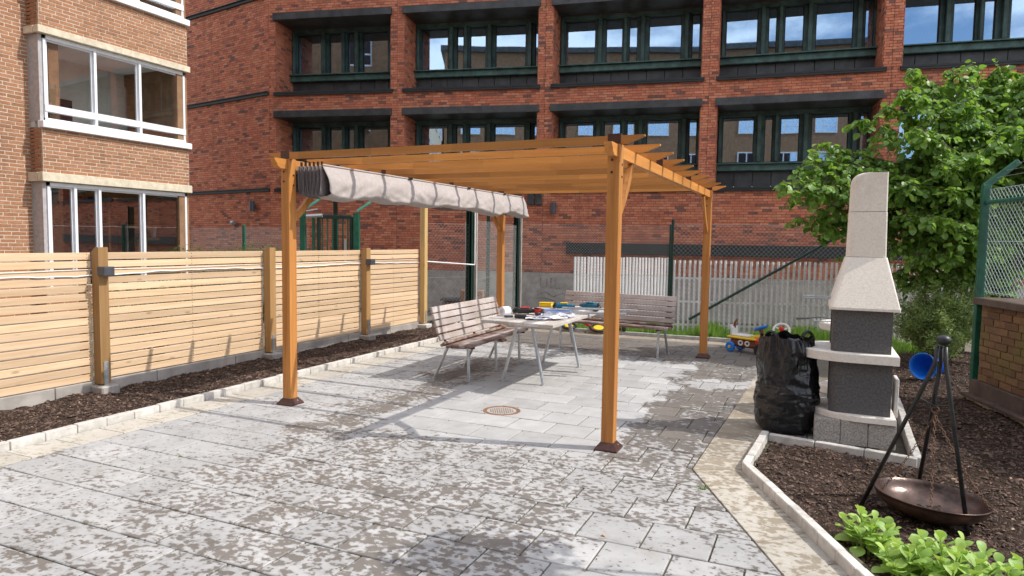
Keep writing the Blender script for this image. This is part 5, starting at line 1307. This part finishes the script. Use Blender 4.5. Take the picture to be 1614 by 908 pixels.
for k in range(5):
    mb = MB(); mb.box((-7.6+(k-2)*.85*math.cos(ga), 8.9+(k-2)*.85*math.sin(ga), 2.78), (.06, 2.1, .09), Ry(ga)); build('rafter', mb, M['pine_post'], sh)
for s in (-1.9, 1.9): mb = MB(); mb.box((-7.6+s*math.cos(ga)-.3, 9.6+s*math.sin(ga), 1.1), (.09, .09, 3.4), Ry(ga)); build('roof_post', mb, M['green_dark'], sh)
# mesh against the red facet, far left
cf4 = thing('chain_link_fence', 'low wire mesh fence with one green post behind the left fence', 'fence', (-11, 8, -.3))
mb = MB(); chain_mesh(mb, (-13.2, 7.6), (-7.7, 5.6), -.1, 1.78, .07, .0018); build('wire_mesh', mb, M['wire'], cf4)
mb = MB(); gpost(mb, -10.35, 6.55, -.1, 1.84, .06); build('post', mb, M['green_paint'], cf4)
# little brown hut-shaped bin
hb = thing('garden_box', 'small brown wooden box with a dark lid behind the wire mesh', 'box', (-6.2, 8.6, -.3))
mb = MB(); 
for k in range(6): mb.box((-6.2, 8.6, -.42+.11*k), (.36, .34, .10), Ry(.35), .006)
build('body', mb, plain('box_brown', (.13, .06, .035), .8, .3, 12, piece=.2), hb)
mb = MB(); mb.box((-6.2, 8.6, .24), (.46, .42, .05), Ry(.35), .005); build('lid', mb, M['steel_dark'], hb)
mb = MB(); mb.box((-5.75, 8.75, .0), (.5, .3, .9), Ry(.35), .006); build('side_box', mb, plain('box_tan', (.24, .12, .07), .85, .25, 15), hb)

# ------------------------------------------------------------------ brick wall on the right with its mesh fence
rw = thing('brick_wall', 'low mossy brown brick wall with a metal cap at the right edge', 'wall', (3.0, 2.7, 0))
WA, WB = (2.885, 3.33), (3.52, .95)
Mr, LW = frame_of(WB, WA)      # depth must run away from the yard (to +x)
Mr, LW = frame_of(WA, WB); 
Mr = Matrix(((Mr[0][0], -Mr[0][1], 0, WA[0]), (Mr[1][0], -Mr[1][1], 0, WA[1]), (0, 0, 1, 0), (0, 0, 0, 1))) if (Mr @ Vector((0, 1, 0)))[0] < WA[0] else Mr
wb_ = lay(Mr, .03, LW, .23, 1.0, (), .215, .072, .012); me = single_mesh('brick', M['brick_brown'], .215, .072, .012, .01, .06); left = MB(Mr)
angw = math.atan2(Mr[1][0], Mr[0][0])
for (u, z, l, h, full) in wb_:
    if full: inst('brick', me, rw, Mr @ Vector((u, jit(.003), z)), (0, 0, angw))
    else: mb = MB(Mr); brickbox(mb, u, z, l, h, .01, .06); build('brick', mb, M['brick_brown'], rw)
mb = MB(Mr); mb.box((LW/2, .14, .60), (LW-.03, .27, .82)); build('mortar', mb, M['mortar_brown'], rw)
mb = MB(Mr); mb.box((LW/2-.02, .5, 1.035), (LW+.04, 1.12, .07), None, .006); build('cap', mb, plain('cap_brown', (.11, .075, .06), .5, .2, 8), rw)
pl = plain('plinth_brown', (.10, .068, .055), .5, .25, 8)
mb = MB(Mr); mb.box((LW/2-.03, .12, .155), (LW+.06, .32, .15), None, .006); mb.box((LW/2-.05, .09, .065), (LW+.12, .40, .035), None, .006); build('plinth_sheet', mb, pl, rw)
mb = MB(Mr); mb.box((LW/2-.04, .13, .0), (LW+.08, .36, .09), None, .01); build('footing', mb, M['cream_stone'], rw)
mb = MB(Mr); mb.box((.06, .6, .5), (.1, 1.0, 1.0)); build('end_wall', mb, M['mortar_brown'], rw)
rf = thing('chain_link_fence', 'green posted wire mesh fence standing on the right brick wall', 'fence', (2.9, 3.3, .2))
mb = MB(Mr); mb.box((-.045, .0, 1.16), (.055, .075, 2.1), None, .006); build('post', mb, M['green_paint'], rf)
pA = Mr @ Vector((-.045, .0, 2.22)); pB = Mr @ Vector((LW, .0, 0)); mb = MB(); mb.beam(pA+Vector((-.015, 0, -.03)), pA+Vector((.27, .06, .22)), .05, .06, .005); build('spike_arm', mb, M['green_paint'], rf)
mb = MB(); a = Mr @ Vector((0, .02, 0)); b = Mr @ Vector((LW, .02, 0)); chain_mesh(mb, (a.x, a.y), (b.x, b.y), 1.11, 2.16, .062, .003); build('wire_mesh', mb, M['wire_green'], rf)
mb = MB(Mr); mb.tube([(0, .0, 2.03), (LW, .0, 2.03)], .022, 8); build('rail', mb, M['green_paint'], rf)
mb = MB()
for k in range(3):
    q = pA+Vector((.08+.08*k, .02*k, .06+.07*k)); d = (pB-pA); d.z = 0; mb.tube([q, q+d], .002, 4)
build('top_wire', mb, M['wire'], rf)

# ------------------------------------------------------------------ toys
def wheel(mb, c, r_, wd, ax, n=20):
    ax = Vector(ax).normalized(); rot = Vector((0, 0, 1)).rotation_difference(ax).to_matrix(); mb.lathe([(0, -wd/2), (r_*.85, -wd/2), (r_, -wd*.3), (r_, wd*.3), (r_*.85, wd/2), (0, wd/2)], n, c, rot)
car = thing('ride_on_toy', 'colourful plastic ride-on toy car on the paving beside the rubbish bag', 'toy car', (.5, 5.4, 0))
cd = Vector((.88, -.47, 0)).normalized(); cs = Vector((-cd.y, cd.x, 0)); O = Vector((.50, 5.46, 0)); ca_ = math.atan2(cd.y, cd.x)
Mc = Matrix(((cd.x, cs.x, 0, O.x), (cd.y, cs.y, 0, O.y), (0, 0, 1, 0), (0, 0, 0, 1)))
mb = MB(Mc); mb.box((.0, 0, .14), (.56, .20, .12), None, .03); build('body', mb, M['toy_brown'], car)
mb = MB(Mc); mb.box((-.02, 0, .215), (.60, .23, .035), None, .012); mb.box((.17, 0, .255), (.16, .15, .05), None, .015); build('deck', mb, M['yellow'], car)
mb = MB(Mc); mb.box((-.12, 0, .245), (.28, .16, .035), None, .014); mb.box((-.27, 0, .30), (.035, .16, .13), None, .012); mb.box((-.31, 0, .36), (.05, .05, .05), None, .01); build('seat', mb, M['toy_white'], car)
mb = MB(Mc); mb.tube([(-.265, 0, .34), (-.26, 0, .42), (-.24, .03, .47)], [.02, .018, .016], 8); build('push_grip', mb, M['toy_brown'], car)
for s in (1, -1):
    mb = MB(Mc); wheel(mb, (-.24, .125*s, .075), .075, .05, (0, 1, 0)); wh = build('wheel', mb, M['toy_blue'], car)
    mb = MB(Mc); wheel(mb, (-.24, .153*s, .075), .022, .012, (0, 1, 0), 12); build('hub', mb, M['yellow'], wh)
    mb = MB(Mc); wheel(mb, (.25, .14*s, .088), .088, .05, (0, 1, 0)); wh = build('wheel', mb, M['black_rubber'], car)
    mb = MB(Mc); wheel(mb, (.25, .168*s, .088), .016, .012, (0, 1, 0), 12); build('hub', mb, M['toy_white'], wh)
    mb = MB(Mc); mb.box((.27, .10*s, .19), (.24, .09, .12), None, .04); build('mudguard', mb, M['red'], car)
for x in (-.09, .02):
    mb = MB(Mc); wheel(mb, (x, -.102, .145), .042, .006, (0, 1, 0), 16); di = build('picture_disc', mb, M['toy_white'], car)
    mb = MB(Mc); mb.box((x, -.107, .145), (.035, .004, .02), Matrix.Rotation(.5, 3, 'Y')); mb.box((x+.01, -.107, .155), (.02, .004, .02)); build('print', mb, M['lampbox'], di)
mb = MB(Mc); mb.tube([(.2, 0, .26), (.17, 0, .36)], .03, 8); build('column', mb, M['toy_brown'], car)
mb = MB(Mc); rot = Matrix.Rotation(R(-25), 3, 'Y'); mb.tube([Vector((.165, 0, .38))+rot @ Vector((.085*math.cos(q), .085*math.sin(q), 0)) for q in [6.283*k/20 for k in range(20)]], .016, 8, closed=True)
mb.beam((.165, -.08, .38), (.165, .08, .38), .03, .014); build('steering_wheel', mb, M['toy_blue'], car, smooth=True)
ty = thing('toy_wheel_stand', 'white toy steering wheel with red hub standing behind the rubbish bag', 'toy', (.93, 5.2, 0))
mb = MB(); c = Vector((.93, 5.2, .39)); rot = Matrix.Rotation(R(50), 3, 'X'); mb.tube([c+rot @ Vector((.105*math.cos(q), .105*math.sin(q), 0)) for q in [6.283*k/24 for k in range(24)]], .017, 8, closed=True)
for q in (.5, 2.6, 4.7): mb.tube([c, c+rot @ Vector((.1*math.cos(q), .1*math.sin(q), 0))], .011, 6)
build('wheel_ring', mb, M['toy_white'], ty, smooth=True)
mb = MB(); mb.sphere(c+Vector((0, -.02, .02)), .036); build('hub', mb, M['red'], ty, smooth=True)
mb = MB(); mb.tube([c, (.93, 5.3, .2), (.93, 5.3, .1)], .03, 8); mb.box((.93, 5.3, .1), (.3, .4, .1), None, .03); build('stand', mb, M['yellow'], ty)
for s in (-1, 1):
    mb = MB(); wheel(mb, (.93+.17*s, 5.22, .07), .07, .05, (1, 0, 0)); build('wheel', mb, M['black_rubber'], ty)
bi = thing('balance_bike', 'red and yellow toddler bike lying on the grass edge under the table', 'bicycle', (-2.3, 6.4, .05))
for (x, y, z, r_, tl) in ((-2.06, 6.38, .10, .14, 2.2), (-2.62, 6.44, .09, .12, 2.6)):
    ax = Vector((.25, -.75, tl)).normalized(); rot = Vector((0, 0, 1)).rotation_difference(ax).to_matrix(); c = Vector((x, y, z))
    mb = MB(); mb.tube([c+rot @ Vector((r_*math.cos(q), r_*math.sin(q), 0)) for q in [6.283*k/24 for k in range(24)]], .022, 8, closed=True); wh = build('wheel', mb, M['black_rubber'], bi, smooth=True)
    mb = MB(); wheel(mb, c, r_*.62, .02, ax); build('rim', mb, M['yellow'], wh)
mb = MB(); mb.tube([(-2.62, 6.38, .16), (-2.4, 6.36, .20), (-2.2, 6.34, .12)], .022, 8); mb.tube([(-2.4, 6.36, .2), (-2.1, 6.32, .22)], .02, 8); mb.tube([(-2.2, 6.33, .08), (-2.02, 6.31, .05)], .02, 8); build('frame', mb, M['red'], bi, smooth=True)
mb = MB(); mb.tube([(-2.52, 6.33, .23), (-2.44, 6.3, .26), (-2.38, 6.32, .25)], [.03, .04, .02], 8); build('saddle', mb, M['black_rubber'], bi, smooth=True)
mb = MB(); mb.tube([(-2.12, 6.3, .24), (-2.14, 6.27, .32)], .015, 8); build('handlebar', mb, M['yellow'], bi)
mb = MB(); mb.tube([(-1.83, 6.4, .07), (-1.68, 6.42, .10)], .03, 8); wheel(mb, (-1.62, 6.42, .12), .065, .06, (1, .1, 0)); onmesh('toy_roller', mb, M['black_rubber'], 'black toy wheel lying in the grass right of the toddler bike', 'toy', (-1.7, 6.42, .02))
# stones at the end of the fence
for k, (x, y) in enumerate(((-4.72, 5.95), (-4.45, 6.0), (-4.2, 6.08))):
    mb = MB(); mb.box((x, y, .06), (.22, .12, .10), Ry(.2*k), .02); onmesh('loose_stone', mb, M['kerb'], ('loose grey stone nearest the tall timber post', 'middle loose stone at the end of the flower bed', 'loose stone nearest the rear kerb')[k], 'stone', (x, y, .01), 'loose stones at the bed end')
